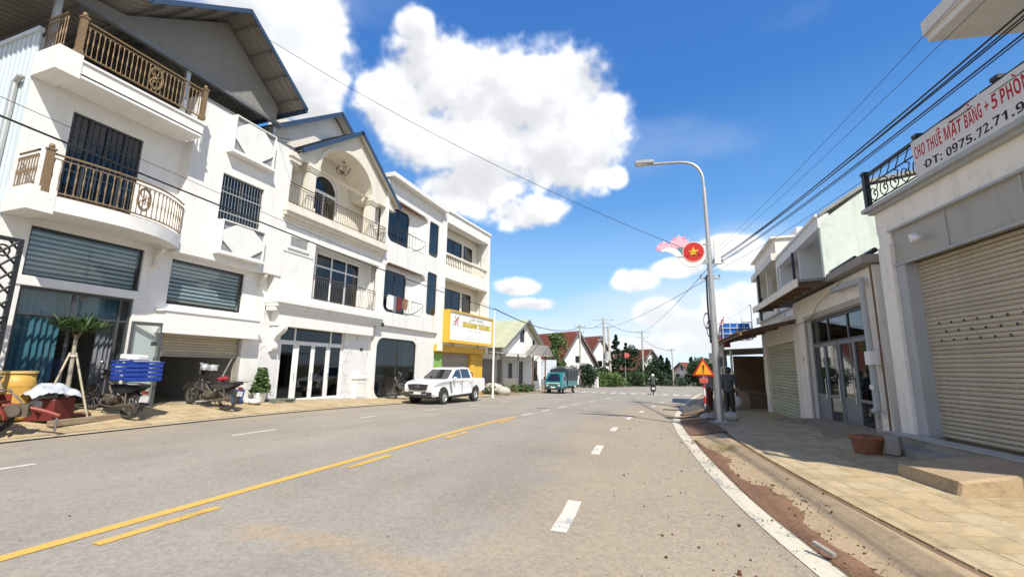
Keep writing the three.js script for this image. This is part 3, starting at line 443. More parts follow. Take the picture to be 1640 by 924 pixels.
// ---------------- white house with arched loggia and blue gables
{
  const H = leftHouse('gabled_house', 'white three storey house with arched loggia, chandelier and blue edged gables', FRONT_L);
  const box = (n, a, m = M.white2) => P(H, n, mg(a), m);
  box('marble_wall', [wall(12.67, 19.2, -.5, 3.62, -.2, 0, [[13.5, 17.2, .1, 3.16]])], M.marble);
  box('side_wall', [bx(12.67, 12.85, -.5, 9.9, -8, -.2), bx(19.02, 19.2, -.5, 9.9, -8, -.2), bx(12.67, 19.2, -.5, 10, -8.2, -8)]);
  box('floor_slab', [bx(12.85, 19.02, -.1, .09, -8, -.01)], M.concLight); box('floor_slab', [bx(12.85, 19.02, 3.3, 3.6, -8, -.2)], M.room); box('room_wall', [bx(12.85, 19.02, .1, 3.3, -3.2, -3.1)], M.room);
  box('canopy', [bx(12.95, 18.75, 3.06, 3.62, .004, .42), bx(12.7, 19.2, 3.62, 3.78, .002, .5), bx(12.68, 19.22, 3.78, 3.92, .0, .6), bx(12.66, 19.24, 3.92, 4.06, -.2, .68)], M.white2);
  // glazed folding door
  { const f = win(H, 'door_frame', 13.5, 17.2, .1, 3.16, -.1, { xs: [13.5, 14.32, 16.38, 17.2], ys: [.1, 2.52, 3.16], fm: M.aluWhite, gm: M.glassTint, fw: .09 });
    f.children.filter((c) => { c.geometry.computeBoundingBox(); return c.geometry.boundingBox.max.y < 2.7; }).forEach((c) => f.remove(c));
    for (let i = 0; i < 4; i++) { const x0 = 13.56 + i * .9, x1 = x0 + .88; const d = win(H, 'door_leaf', x0, x1, .13, 2.49, -.09 + (i % 2) * .012, { fm: M.aluWhite, gm: M.glassTint, fw: .1 }); P(d, 'handle', bar([i < 2 ? x1 - .05 : x0 + .05, .95, -.03], [i < 2 ? x1 - .05 : x0 + .05, 1.25, -.03], .012, 6), M.chrome); } P(H, 'curtain', drape(13.6, 14.3, .2, 2.5, -.7, 5, .05), M.curtainGrey); }
  box('door_step', [bx(13.3, 17.5, -.06, .09, .004, .38)], M.concLight);
  corbel(H, 13.1, 3.05, .002, M.white2, 1.6); P(H, 'number_plate', bx(18.35, 18.55, 2.3, 2.44, .003, .012), M.aluBlack); P(H, 'wall_lamp', mg([bx(18.98, 19.08, 3.55, 3.75, .7, .8), bar([19.03, 3.72, .68], [19.03, 3.72, .72], .02, 6)]), M.aluBlack);
  P(H, 'gate_pier', mg([bx(17.95, 18.62, -.5, .95, .004, .3), bx(17.9, 18.67, .95, 1.05, .0, .34), bx(18.05, 18.52, 1.05, 1.13, .03, .28)]), M.white2);
  // second floor
  box('front_wall', [wall(12.67, 19.2, 4.06, 7.3, .1, .3, [[14.6, 19.02, 4.34, 6.72]]), bx(12.67, 12.9, 4.06, 7.3, -.2, .1)]);
  box('loggia_wall', [wall(12.85, 19.02, 4.06, 7.2, -.6, -.45, [[15.0, 18.5, 4.2, 6.68]]), bx(14.42, 14.6, 4.06, 7.2, -.45, .1), bx(12.85, 19.02, 4.06, 4.2, -8, -.6), bx(14.6, 19.02, 4.06, 4.2, -.45, .1), bx(14.6, 19.02, 6.9, 7.25, -.45, .1), bx(12.85, 19.02, 4.2, 7.1, -4, -3.9)]);
  { const f = win(H, 'glazed_door', 15.0, 18.5, 4.2, 6.68, -.52, { xs: [15.0, 15.5, 16.5, 17.5, 18.5], ys: [4.2, 6.05, 6.68], fm: M.aluWhite, gm: M.glassTint, fw: .09 }); P(f, 'curtain', drape(15.1, 17.4, 4.25, 6.6, -.8, 14, .05), M.curtain2); }
  railing(H, [[14.64, .2], [16.8, .2], [19.0, .2]], 4.4, 5.36, { m: M.bronzeDark, gap: .13, bal: 'slim', rail: .022 });
  { const v = P(H, 'vent_window', mg([wall(13.1, 14.2, 6.18, 6.78, .3, .36, [[13.2, 14.1, 6.28, 6.68]])]), M.white2); for (let i = 0; i < 5; i++) P(v, 'louvre', bx(13.2, 14.1, 6.29 + i * .08, 6.305 + i * .08, .3, .34), M.greyPaint); }
  box('plinth_line', [bx(12.68, 14.5, 6.02, 6.06, .302, .33)]);
  // third floor balcony slab with stepped mouldings
  box('balcony_slab', [bx(12.68, 19.2, 7.3, 7.42, -.6, .42), bx(12.66, 19.22, 7.42, 7.56, -.6, .56), bx(12.64, 19.24, 7.56, 7.66, -.6, .66), bx(12.66, 19.22, 7.66, 7.9, -8, .6)], M.cream);
  railing(H, [[12.75, .5], [16, .5], [19.1, .5]], 7.98, 8.78, { m: M.bronzeDark, gap: .14, bal: 'slim', rail: .022, scroll: false });
  railing(H, [[19.1, .5], [19.1, 0], [19.1, -.6]], 7.98, 8.78, { m: M.bronzeDark, gap: .14, bal: 'slim', rail: .022 });
  box('veranda_wall', [wall(12.85, 19.02, 7.9, 12.3, -1.2, -1.02, [archPath(15.35, 17.05, 7.95, 9.85, .86)])], M.cream);
  box('room_wall', [bx(12.85, 19.02, 7.9, 12, -3.5, -3.4)], M.room);
  { const s = archPath(15.35, 17.05, 7.95, 9.85, .86, THREE.Shape); s.holes.push(rrect(15.43, 16.17, 8.03, 9.72, 0), rrect(16.23, 16.97, 8.03, 9.72, 0)); const q = new THREE.Path(); q.moveTo(15.44, 9.86); q.lineTo(16.96, 9.86); q.absellipse(16.2, 9.86, .76, .77, 0, PI, false, 0); s.holes.push(q); const d = P(H, 'arched_door', ext(s, -1.14, -1.07), M.aluWhite); P(d, 'pane', bx(15.42, 16.18, 8.02, 9.73, -1.11, -1.1), M.glassTint); P(d, 'pane', bx(16.22, 16.98, 8.02, 9.73, -1.11, -1.1), M.glassTint); P(d, 'fanlight', ext(archPath(15.43, 16.97, 9.85, 9.86, .78, THREE.Shape), -1.11, -1.1), M.glassTint);
    const ds = archPath(15.27, 17.13, 7.92, 9.85, .94, THREE.Shape); ds.holes.push(archPath(15.35, 17.05, 7.92, 9.85, .86)); P(d, 'door_surround', ext(ds, -1.018, -.96), M.white2); }
  // gable with wide arch on two columns
  const gab = poly([[13.05, 10.02], [20.1, 10.02], [19.95, 10.28], [16.63, 12.86], [13.2, 10.28]]); gab.holes.push((() => { const q = new THREE.Path(); q.moveTo(14.35, 10.025); q.lineTo(18.0, 10.025); q.absellipse(16.175, 10.03, 1.825, 1.55, 0, PI, false, 0); return q; })());
  box('gable_wall', [ext(gab, .1, .34)], M.cream);
  { const a = new THREE.Shape(); a.absellipse(16.175, 10.03, 2.0, 1.72, 0, PI, false, 0); a.lineTo(14.35, 10.03); a.absellipse(16.175, 10.03, 1.825, 1.55, PI, 0, true, 0); P(H, 'arch_moulding', ext(a, .342, .39, .012, 24), M.cream); }
  box('vault', [(() => { const a = new THREE.Shape(); a.absellipse(16.175, 10.03, 1.95, 1.66, 0, PI, false, 0); a.lineTo(14.36, 10.03); a.absellipse(16.175, 10.03, 1.825, 1.55, PI, 0, true, 0); return ext(a, -1.0, .098, 0, 20); })(), bx(12.9, 14.34, 10.04, 10.18, -1.0, .098), bx(18.01, 19.9, 10.04, 10.18, -1.0, .098)], M.cream);
  for (const x of [13.95, 18.05]) P(H, 'column', mg([bx(x - .26, x + .26, 7.9, 8.15, -.06, .46), bx(x - .2, x + .2, 8.15, 9.7, .0, .4), bx(x - .24, x + .24, 9.7, 9.78, -.04, .44), bx(x - .3, x + .3, 9.86, 10.02, -.1, .5), bx(x - .27, x + .27, 9.78, 9.86, -.07, .47)]), M.cream);
  { const L = [bar([16.6, 11.58, -.4], [16.6, 11.1, -.4], .012, 6), cyl(.06, .03, 11.5, 11.58, 16.6, -.4, 8), sph(.06, 16.6, 10.98, -.4, 1, 1.4, 1, 8)]; const c = P(H, 'chandelier', mg(L), M.bronzeDark); for (let i = 0; i < 6; i++) { const a = i * PI / 3; P(c, 'lamp_arm', mg([tube([[16.6, 10.98, -.4], [16.6 + .15 * Math.cos(a), 10.88, -.4 + .15 * Math.sin(a)], [16.6 + .3 * Math.cos(a), 10.98, -.4 + .3 * Math.sin(a)], [16.6 + .32 * Math.cos(a), 11.1, -.4 + .32 * Math.sin(a)]], .014, 10, 5), cyl(.02, .05, 11.1, 11.2, 16.6 + .32 * Math.cos(a), -.4 + .32 * Math.sin(a), 6)]), M.bronzeDark); } }
  // roofs: front gable and the higher one behind
  const pitch = (n, x0, y0, x1, y1, z0, z1) => { const len = Math.hypot(x1 - x0, y1 - y0), an = Math.atan2(y1 - y0, x1 - x0), o = P(H, n, mg([bx(0, len, 0, .05, z0, z1), ...Array.from({ length: Math.floor(len / .33) }, (_, i) => bx(i * .33, i * .33 + .05, .05, .075, z0, z1))]), M.tileRoof, [x0, y0, 0], [0, 0, an]); P(o, 'barge_board', bx(-.02, len + .02, -.13, .07, z1 + .002, z1 + .035), M.blueEdge); P(o, 'soffit', bx(0, len, -.04, -.003, z1 - .5, z1), M.cream); return o; };
  pitch('roof_slope', 13.05, 10.28, 16.63, 12.98, -1.5, .6); pitch('roof_slope', 20.2, 10.28, 16.63, 12.98, -1.5, .6).scale.y = -1;
  pitch('upper_roof_slope', 12.7, 11.4, 16.6, 14.25, -8.2, -.75); pitch('upper_roof_slope', 20.3, 11.55, 16.6, 14.25, -8.2, -.75).scale.y = -1;
  P(H, 'upper_gable_wall', ext(poly([[13.0, 9.9], [19.1, 9.9], [19.1, 12.3], [16.6, 14.1], [13.0, 11.5]]), -1.4, -1.25), M.white2);
  box('eave_cornice', [bx(12.66, 13.3, 9.9, 10.1, -.9, .5), bx(12.72, 13.25, 9.72, 9.9, -.9, .44)], M.cream);
  rebase(H, 12.7, 0, 0);
}
// ---------------- white house with rounded openings and timber soffits
{
  const H = leftHouse('rounded_house', 'white house with rounded loggia openings and brown timber soffits', -14.4);
  const box = (n, a, m = M.white2) => P(H, n, mg(a), m);
  box('ground_wall', [wall(19.22, 25.3, -.8, 3.9, -.2, 0, [[19.4, 23.25, -.05, 3.06, .55]])], M.white2);
  box('side_wall', [bx(19.22, 19.4, -.8, 11.7, -8, -.2), bx(25.12, 25.3, -.8, 11.7, -8, -.2), bx(19.22, 25.3, -.8, 11.7, -8.2, -8)]);
  box('floor_slab', [bx(19.4, 25.12, -.4, -.06, -8, -.01)], M.concLight); box('room_wall', [bx(19.4, 25.12, -.05, 3.6, -2.6, -2.5)], M.room);
  win(H, 'rounded_window', 19.42, 23.23, -.04, 3.04, -.1, { radius: .52, fm: M.aluBlack, fw: .07 });
  { const f = P(H, 'inner_frame', mg([bx(20.6, 20.66, 0, 2.4, -.2, -.14), bx(21.9, 21.96, 0, 2.4, -.2, -.14), bx(20.66, 21.9, 2.34, 2.4, -.2, -.14)]), M.alu); f; P(H, 'curtain', drape(19.5, 20.5, .1, 2.9, -.4, 5, .05), M.curtain2); P(H, 'curtain', drape(22.3, 23.2, .1, 2.9, -.4, 4, .05), M.curtain2); }
  box('facade_frame', [wall(19.22, 25.3, 3.9, 11.75, .06, .2, [[19.42, 23.55, 4.42, 7.1, .42], [19.42, 23.55, 8.28, 10.8, .42], [23.75, 24.98, 4.75, 7.45, .22], [23.75, 24.98, 8.5, 10.75, .22]])]);
  box('facade_reveal', [bx(19.22, 25.3, 3.7, 3.9, -.2, .2), bx(19.22, 25.3, 11.55, 11.75, -8, .06), bx(23.56, 23.74, 3.9, 11.55, -.3, .06), bx(19.22, 19.41, 3.9, 11.55, -.3, .06), bx(25.0, 25.3, 3.9, 11.55, -.3, .06)]);
  box('roof_cap', [bx(19.15, 25.4, 11.75, 12.0, -8.2, .62)]);
  for (const [y0, y1] of [[4.0, 7.1], [7.9, 10.85]]) {
    box('loggia_floor', [bx(19.4, 25.1, y0, y0 + .18, -8, .06)]); P(H, 'timber_soffit', mg(Array.from({ length: 9 }, (_, i) => bx(19.42, 23.5, y1 + .02, y1 + .06, -.3 + i * .04, -.262 + i * .04))), M.wood);
    box('loggia_ceiling', [bx(19.4, 25.1, y1 + .07, y1 + .3, -8, .06)]);
    box('loggia_wall', [wall(19.4, 25.1, y0 + .18, y1 + .07, -.45, -.3, [[20.05, 22.2, y0 + .3, y1 - .25, .3]]), bx(19.4, 25.1, y0, y1, -3.6, -3.5)]);
    // curved return wall
    { const s = new THREE.Shape(); s.moveTo(22.35, .3); s.bezierCurveTo(22.95, .28, 23.4, .15, 23.56, -.05); s.lineTo(23.56, .3); s.closePath(); P(H, 'curved_wall', ext(s, y0 + .18, y1 + .06, 0, 14).rotateX(-PI / 2), M.white2); }
    const w = win(H, 'loggia_window', 20.07, 22.18, y0 + .32, y1 - .27, -.37, { radius: .3, fm: M.aluBlack, fw: .07 }); P(w, 'mullion', bx(21.1, 21.16, y0 + .35, y1 - .3, -.39, -.34), M.aluBlack); P(w, 'transom', bx(20.12, 22.13, y1 - .85, y1 - .8, -.39, -.34), M.aluBlack);
    P(H, 'curtain', drape(20.2, 20.9, y0 + .4, y1 - .4, -.75, 4, .05), M.curtain2);
    win(H, 'tall_window', 23.77, 24.96, y0 + .75, y1 + (y0 < 5 ? .33 : -.12), .12, { radius: .2, fm: M.alu, fw: .06 }); P(H, 'tall_curtain', drape(23.8, 24.9, y0 + .8, y1, -.05, 6, .04), M.curtain2);
    railing(H, [[19.5, .13], [21.5, .13], [23.5, .13]], y0 + .52, y0 + 1.3, { m: M.aluBlack, gap: .3, bal: 'slim', rail: .024, mid: false });
  }
  rebase(H, 19.2, -.2, 0);
  // washing hung on the balcony rail
  const cloth = [['white cotton shirt hung on the rounded house balcony rail', M.trim, 20.1, .5, .75], ['dark red blouse hung on the rounded house balcony rail', mat(.16, .02, .015, { ...DS }), 20.95, .42, .72], ['brown printed cloth hung beside the red blouse on the rail', mat(.28, .16, .1, { ...DS, map: T.dirt }), 21.5, .4, .6], ['grey trousers hung next to the white shirt on the rail', M.curtainGrey, 20.5, .3, .85], ['small beige top at the end of the washing on the rail', M.cream, 21.95, .3, .45]];
  for (const [lab, m, s, w, h] of cloth) { const g = mg([drape(-w / 2, w / 2, -h, 0, 0, 2, .03), drape(-w / 2, w / 2, -h * .9, 0, -.05, 2, .03), tube([[-w / 2, 0, -.025], [0, .015, -.025], [w / 2, 0, -.025]], .02, 8, 5)]); single('laundry_item', g, m, lab, 'laundry', [-14.4 + .17, 5.33, -s], [0, PI / 2, 0], 'washing on the balcony'); }
}
// ---------------- cream house with loggias over the yellow shop
{
  const AZ = 4.5, H = thing('loggia_house', 'cream and white house with balustraded loggias over a yellow painted shop', 'house', [-14.4, 0, -25.32], PI / 2 - rad(AZ));
  const box = (n, a, m = M.cream) => P(H, n, mg(a), m), W = 6.9;
  box('frame', [bx(0, .5, 2.6, 12.05, -.3, .3), bx(W - .35, W, 2.6, 12.05, -.3, .3), bx(.5, W - .35, 11.3, 12.05, -.3, .3), bx(-.02, W + .02, 12.05, 12.2, -.4, .4), bx(.5, W - .35, 7.45, 8.25, -.2, .3), bx(.5, W - .35, 3.0, 5.0, -.2, .3)], M.white2);
  box('side_wall', [bx(0, .2, -1, 12.05, -8, -.3), bx(W - .2, W, -1, 12.05, -8, -.3), bx(0, W, -1, 12.05, -8.2, -8)], M.white2);
  box('floor_slab', [bx(.2, W - .2, 11.4, 11.6, -8, -.3), bx(.2, W - .2, 7.7, 7.9, -8, -.2), bx(.2, W - .2, 4.5, 4.7, -8, -.2)]);
  for (const [y0, y1, by] of [[7.9, 11.35, 8.25], [4.7, 7.65, 4.9]]) {
    box('loggia_wall', [wall(.2, W - .2, y0, y1, -.85, -.7, [[1.95, 4.15, y0 + .7, y1 - .6], [4.4, 5.75, y0 + .7, y1 - .6]]), bx(.2, W - .2, y0, y1, -4, -3.9)]);
    win(H, 'loggia_window', 1.95, 4.15, y0 + .7, y1 - .6, -.77, { cols: 2, fm: M.aluBlack }); win(H, 'loggia_window', 4.4, 5.75, y0 + .7, y1 - .6, -.77, { fm: M.aluBlack });
    if (by > 6) { box('balustrade_rail', [bx(.5, W - .35, by, by + .1, .05, .25), bx(.5, W - .35, by + .82, by + .95, .03, .27)]); for (let i = 0; i < 26; i++) P(H, 'baluster', balG.stone, M.cream, [.65 + i * .228, by + .1, .15]); }
  }
  // shop
  box('shop_wall', [wall(0, W, -1, 3.0, -.35, -.15, [[1.15, 4.9, -.35, 2.55]])], M.yellow); box('shop_floor', [bx(.2, W - .2, -1, -.36, -8, -.3)], M.concrete);
  box('shop_header', [bx(-.1, W - .3, 2.56, 3.02, -.145, .2)], M.yellow); box('green_panel', [bx(-.02, 1.1, -.6, 2.5, -.146, -.1)], M.green); box('shop_pillar', [bx(4.95, 5.6, -.6, 2.5, -.146, -.08)], M.yellow);
  slats(H, 'shutter_slat', 1.15, 4.9, -.35, 2.56, -.3, .16, M.shutterGrey);
  rebase(H, 0, -.3, 0);
  // projecting sign box
  const cv = document.createElement('canvas'); cv.width = 1024; cv.height = 400; const c = cv.getContext('2d'); c.fillStyle = '#f4f1ea'; c.fillRect(0, 0, 1024, 400); c.textAlign = 'center'; c.textBaseline = 'middle';
  c.fillStyle = '#3c3c3c'; c.font = 'bold 62px sans-serif'; c.fillText('SON  NUOC', 640, 66); c.font = 'bold 96px sans-serif'; c.lineWidth = 16; c.strokeStyle = '#5a4a10'; c.strokeText('HOÀNG THÀNH', 640, 158); c.fillStyle = '#f2d21a'; c.fillText('HOÀNG THÀNH', 640, 158);
  c.fillStyle = '#555'; c.font = '40px sans-serif'; c.fillText('Thi công  -  Mua bán', 560, 240); c.fillStyle = '#a05060'; c.font = '44px sans-serif'; c.fillText('- - - - - -', 540, 300); c.fillStyle = '#666'; c.fillText('0263 - 0975 - 0975', 560, 356);
  c.strokeStyle = '#8c2d35'; c.lineWidth = 16; c.beginPath(); for (const [x, y, u, v] of [[120, 60, 150, 120], [150, 120, 200, 50], [200, 50, 170, 170], [90, 150, 150, 120], [150, 120, 130, 200], [170, 170, 210, 200], [80, 190, 120, 170]]) { c.moveTo(x, y); c.lineTo(u, v); } c.stroke();
  const ct = new THREE.CanvasTexture(cv); ct.colorSpace = THREE.SRGBColorSpace;
  const S = thing('shop_sign', 'large white shop sign in a yellow box frame on the cream house', 'sign', [-14.4, 0, -25.32], PI / 2 - rad(AZ));
  P(S, 'sign_box', mg([bx(.42, 6.72, 3.15, 3.35, .305, .8), bx(.42, 6.72, 5.2, 5.29, .305, .8), bx(.42, .54, 3.35, 5.2, .305, .8), bx(6.62, 6.72, 3.35, 5.2, .305, .8), bx(.54, 6.62, 3.35, 5.2, .305, .7)]), M.yellow);
  const face = new THREE.PlaneGeometry(6.05, 1.85); P(S, 'sign_face', face, mat(1, 1, 1, { map: ct, roughness: .4 }), [3.575, 4.275, .705]);
  P(S, 'sign_post', mg([bx(1.5, 1.56, 2.9, 3.15, .4, .46), bx(5, 5.06, 2.9, 3.15, .4, .46)]), M.steel);
  rebase(S, 3.5, 3.15, .55);
}
// ================================================================ RIGHT SIDE OF THE STREET
const rightAt = (name, label, cat, x, y, z, az) => thing(name, label, cat, [x, y, z], -PI / 2 - rad(az));   // local x comes towards the camera, z out to the street
// ---------------- shop house with big beige shutter, iron balcony
{
  const H = rightAt('shutter_house', 'weathered shop house with a big beige roller shutter and black iron balcony', 'house', 4.24, .5, -10.32, -9.35);
  const box = (n, a, m = M.oldWhite) => P(H, n, mg(a), m);
  box('pillar', [bx(-.63, -.26, -.5, 3.62, -.3, .06)]); box('pillar_strip', [bx(-.26, -.0, -.45, 3.2, -.28, .0)], M.greyPaint);
  box('front_wall', [bx(-.66, 4.3, 3.9, 4.42, -.28, .02), bx(-.63, -.26, 3.62, 3.9, -.28, .02), bx(4.1, 4.3, -.5, 3.9, -.28, .0)]);
  box('balcony_ledge', [bx(-.78, 4.35, 4.42, 4.5, -3, .2), bx(-.7, 4.32, 4.36, 4.42, -.1, .12)], M.greyPaint);
  box('side_wall', [bx(-.63, -.4, -.6, 4.42, -6, -.3), bx(4.1, 4.3, -.6, 4.42, -6, -.3), bx(-.63, 4.3, -.6, 4.42, -6.2, -6)]);
  box('floor_slab', [bx(-.4, 4.1, -.5, -.02, -6, -.3)], M.concrete); box('ceiling_slab', [bx(-.4, 4.1, 4.2, 4.4, -6, -.3)], M.concrete);
  // dusty plastic light box over the shutter
  box('header_box', [bx(-.28, 4.1, 3.2, 3.88, -.27, -.02)], mat(.40, .385, .34, { map: T.dirty, roughness: .45 })); P(H, 'header_trim', mg([bx(-.3, 4.12, 3.86, 3.9, -.02, .05), bx(-.3, 4.12, 3.16, 3.2, -.02, .03), ...[1.1, 2.5, 3.9].map((x) => bx(x - .012, x + .012, 3.2, 3.86, -.02, .004))]), M.greyPaint);
  { const s = P(H, 'spotlight', mg([cyl(.05, .07, 3.44, 3.58, .55, .14, 10), bar([.55, 3.55, -.02], [.55, 3.52, .12], .015, 6), sph(.075, .62, 3.5, .16, 1, .9, 1, 8)]), M.aluWhite); s; }
  // roller shutter, slat by slat, with three rows of air holes
  slats(H, 'shutter_slat', .02, 4.05, .0, 3.18, -.2, .076, M.shutterTan, .02); P(H, 'shutter_guide', mg([bx(-.0, .05, 0, 3.16, -.22, -.14), bx(4.04, 4.1, 0, 3.16, -.22, -.14)]), M.greyPaint);
  for (let k = 0; k < 3; k++) for (let i = 0; i < 10; i++) P(H, 'air_hole', new THREE.CylinderGeometry(.022, .022, .006, 8), M.black, [.36 + i * .27 + (k === 1 ? .13 : 0), 1.99 - k * .152 - .004, -.181], [PI / 2, 0, 0]);
  // steps
  const st = P(H, 'steps', mg([bx(-.75, 2.3, -.5, -.03, .06, .34), bx(-.3, 1.9, -.5, -.17, .34, .68)]), M.concrete); st;
  P(H, 'step_tread', bx(-.75, 2.3, -.03, -.008, .03, .37), M.concLight);
  // iron balcony rail with scrolls
  { const m = M.black, z = .1, r = P(H, 'railing', mg([bx(-.68, 4.3, 5.2, 5.25, z - .03, z + .03), bx(-.68, 4.3, 4.98, 5.0, z - .012, z + .012), bx(-.68, 4.3, 4.58, 4.6, z - .012, z + .012)]), m);
    for (const x of [-.66, .95, 2.6, 4.25]) P(r, 'post', mg([bx(x - .05, x + .05, 4.5, 5.25, z - .05, z + .05), bx(x - .065, x + .065, 5.25, 5.31, z - .065, z + .065)]), m);
    for (let i = 0; i < 9; i++) { const x = -.45 + i * .32; P(r, 'scroll', mg([tube([[x, 4.6, z], [x + .12, 4.68, z], [x + .1, 4.8, z], [x, 4.78, z], [x + .04, 4.73, z]], .011, 16, 5), tube([[x, 4.6, z], [x - .1, 4.72, z], [x - .06, 4.88, z], [x + .05, 4.84, z], [x, 4.79, z]], .011, 16, 5), tube([[x + .1, 4.8, z], [x + .14, 4.92, z], [x + .04, 4.97, z]], .011, 10, 5), sph(.025, x + .04, 4.73, z, 1, 1, .6, 6)]), m); } for (let i = 0; i < 12; i++) P(r, 'scroll', tube([[-.5 + i * .26, 5.01, z], [-.42 + i * .26, 5.1, z], [-.37 + i * .26, 5.19, z]], .01, 8, 5), m); }
  // upper storey set back under its roof slab
  box('upper_wall', [wall(1.9, 4.3, 4.5, 7.8, -2.8, -2.6, [[2.5, 3.9, 4.5, 6.7]]), bx(1.9, 2.1, 4.5, 7.8, -6, -2.8), bx(4.1, 4.3, 4.5, 7.8, -6, -2.8)], M.greyPaint); box('upper_room', [bx(2.1, 4.1, 4.5, 7.8, -4.2, -4.1)], M.room);
  box('dark_column', [bx(1.3, 1.85, 4.5, 7.98, -2.5, -2.0)], mat(.06, .065, .07, { map: T.grime }));
  box('roof_slab', [bx(-.29, 4.3, 8.0, 8.16, -6, -1.2), bx(-.34, 4.3, 8.16, 8.5, -1.4, -1.15), bx(-.34, -.14, 8.16, 8.5, -6, -1.4)], M.cream);
  { const l = P(H, 'wall_lamp', mg([sph(.08, 1.5, 6.2, -1.9, 1, 1, 1, 8), bar([1.5, 6.2, -1.9], [1.5, 6.2, -2.0], .02, 6)]), M.aluWhite); l; }
  rebase(H, 0, -.35, 0);
  // banner
  const cv = document.createElement('canvas'); cv.width = 2048; cv.height = 420; const c = cv.getContext('2d'); c.fillStyle = '#d6d2cd'; c.fillRect(0, 0, 2048, 420); c.textBaseline = 'middle'; c.save();
  c.fillStyle = '#b0202a'; c.font = 'bold 190px sans-serif'; const put = (s, x, y, w) => { c.save(); c.translate(x, y); const tw = c.measureText(s).width; c.scale(w / tw, 1); c.fillText(s, 0, 0); c.restore(); };
  put('CHO', 40, 150, 190); put('THUE', 255, 150, 240); put('MAT', 530, 150, 250); put('BANG', 810, 150, 290); put('+', 1130, 150, 60); put('5', 1215, 150, 75); put('PHONG', 1310, 150, 420); 
  c.lineWidth = 16; c.strokeStyle = '#b0202a'; const ln = (...q) => { c.beginPath(); q.forEach(([x, y], i) => (i ? c.lineTo(x, y) : c.moveTo(x, y))); c.stroke(); }; ln([440, 66], [465, 40], [490, 66]); ln([635, 42], [650, 62], [675, 62], [690, 42]); c.beginPath(); c.arc(660, 250, 12, 0, 7); c.fill(); ln([900, 42], [915, 62], [940, 62], [955, 42]); ln([905, 8], [935, 28]); ln([1480, 30], [1515, 58]);
  c.fillStyle = '#1c1c28'; c.font = 'bold 120px sans-serif'; put('DT: 0975.72.71.9', 190, 335, 1350); c.fillRect(172, 326, 60, 15); c.restore();
  const ct = new THREE.CanvasTexture(cv); ct.colorSpace = THREE.SRGBColorSpace; ct.anisotropy = 8;
  const g = new THREE.PlaneGeometry(2.75, .68, 60, 6), p = g.attributes.position; for (let i = 0; i < p.count; i++) p.setZ(i, .015 * Math.sin(p.getX(i) * 4.2) + .01 * Math.sin(p.getX(i) * 9 + p.getY(i) * 5)); g.computeVertexNormals();
  const B = rightAt('rental_banner', 'white cloth banner with red and black lettering tied to the iron balcony', 'banner', 4.24, .5, -10.32, -9.35); P(B, 'banner_cloth', g, mat(1, 1, 1, { map: ct, roughness: .9, ...DS }), [2.28, 4.84, .18]); P(B, 'tie_cord', mg([.95, 2.3, 3.6].map((x) => bar([x, 5.17, .18], [x, 5.25, .12], .008, 5))), M.trim); rebase(B, 2.28, 4.5, .18);
}
{ // concrete ramp, block, pot
  const s = poly([[0, -.5], [0, -.02], [.75, -.06], [1.42, -.17], [1.5, -.5]]), g = ext(s, 0, 1.15, .03); g.rotateY(-PI / 2); const p = g.attributes.position; for (let i = 0; i < p.count; i++) { const n = fbm3(p.getX(i) * 2, p.getY(i) * 3, p.getZ(i) * 2, 3) - .5; p.setXYZ(i, p.getX(i) + n * .06, p.getY(i) + n * .03, p.getZ(i) + n * .06); } g.computeVertexNormals();
  const o = single('concrete_ramp', tri(g), M.apron, 'rough concrete ramp slab in front of the beige roller shutter', 'ramp'); o.position.set(4.24 + .162 * 2.98 - .15, .5, -10.32 + .987 * 2.98); o.rotation.y = -PI / 2 + rad(9.35);
  single('concrete_block', mg([ext(rrect(-.17, .17, 0, .3, .03, THREE.Shape), -.1, .1, .02)]), M.concrete, 'grey concrete block between the flower pot and the shutter steps', 'block', [3.55, .22, -9.9], [0, 1.1, .05]);
  const F = thing('flower_pot', 'square brown clay pot on the pavement beside the shutter steps', 'pot', [3.18, .2, -9.95], .3); P(F, 'pot_body', tri(new THREE.CylinderGeometry(.25, .2, .25, 4, 1).rotateY(PI / 4).translate(0, .125, 0)), mat(.26, .11, .055, { map: T.grime, roughness: .85 })); P(F, 'pot_rim', mg([wall(-.2, .2, -.2, .2, 0, .05, [[-.155, .155, -.155, .155]]).rotateX(-PI / 2).translate(0, .25, 0)]), mat(.29, .125, .065, { map: T.grime, roughness: .85 })); P(F, 'potting_soil', bx(-.155, .155, .2, .255, -.155, .155), M.soil);
}
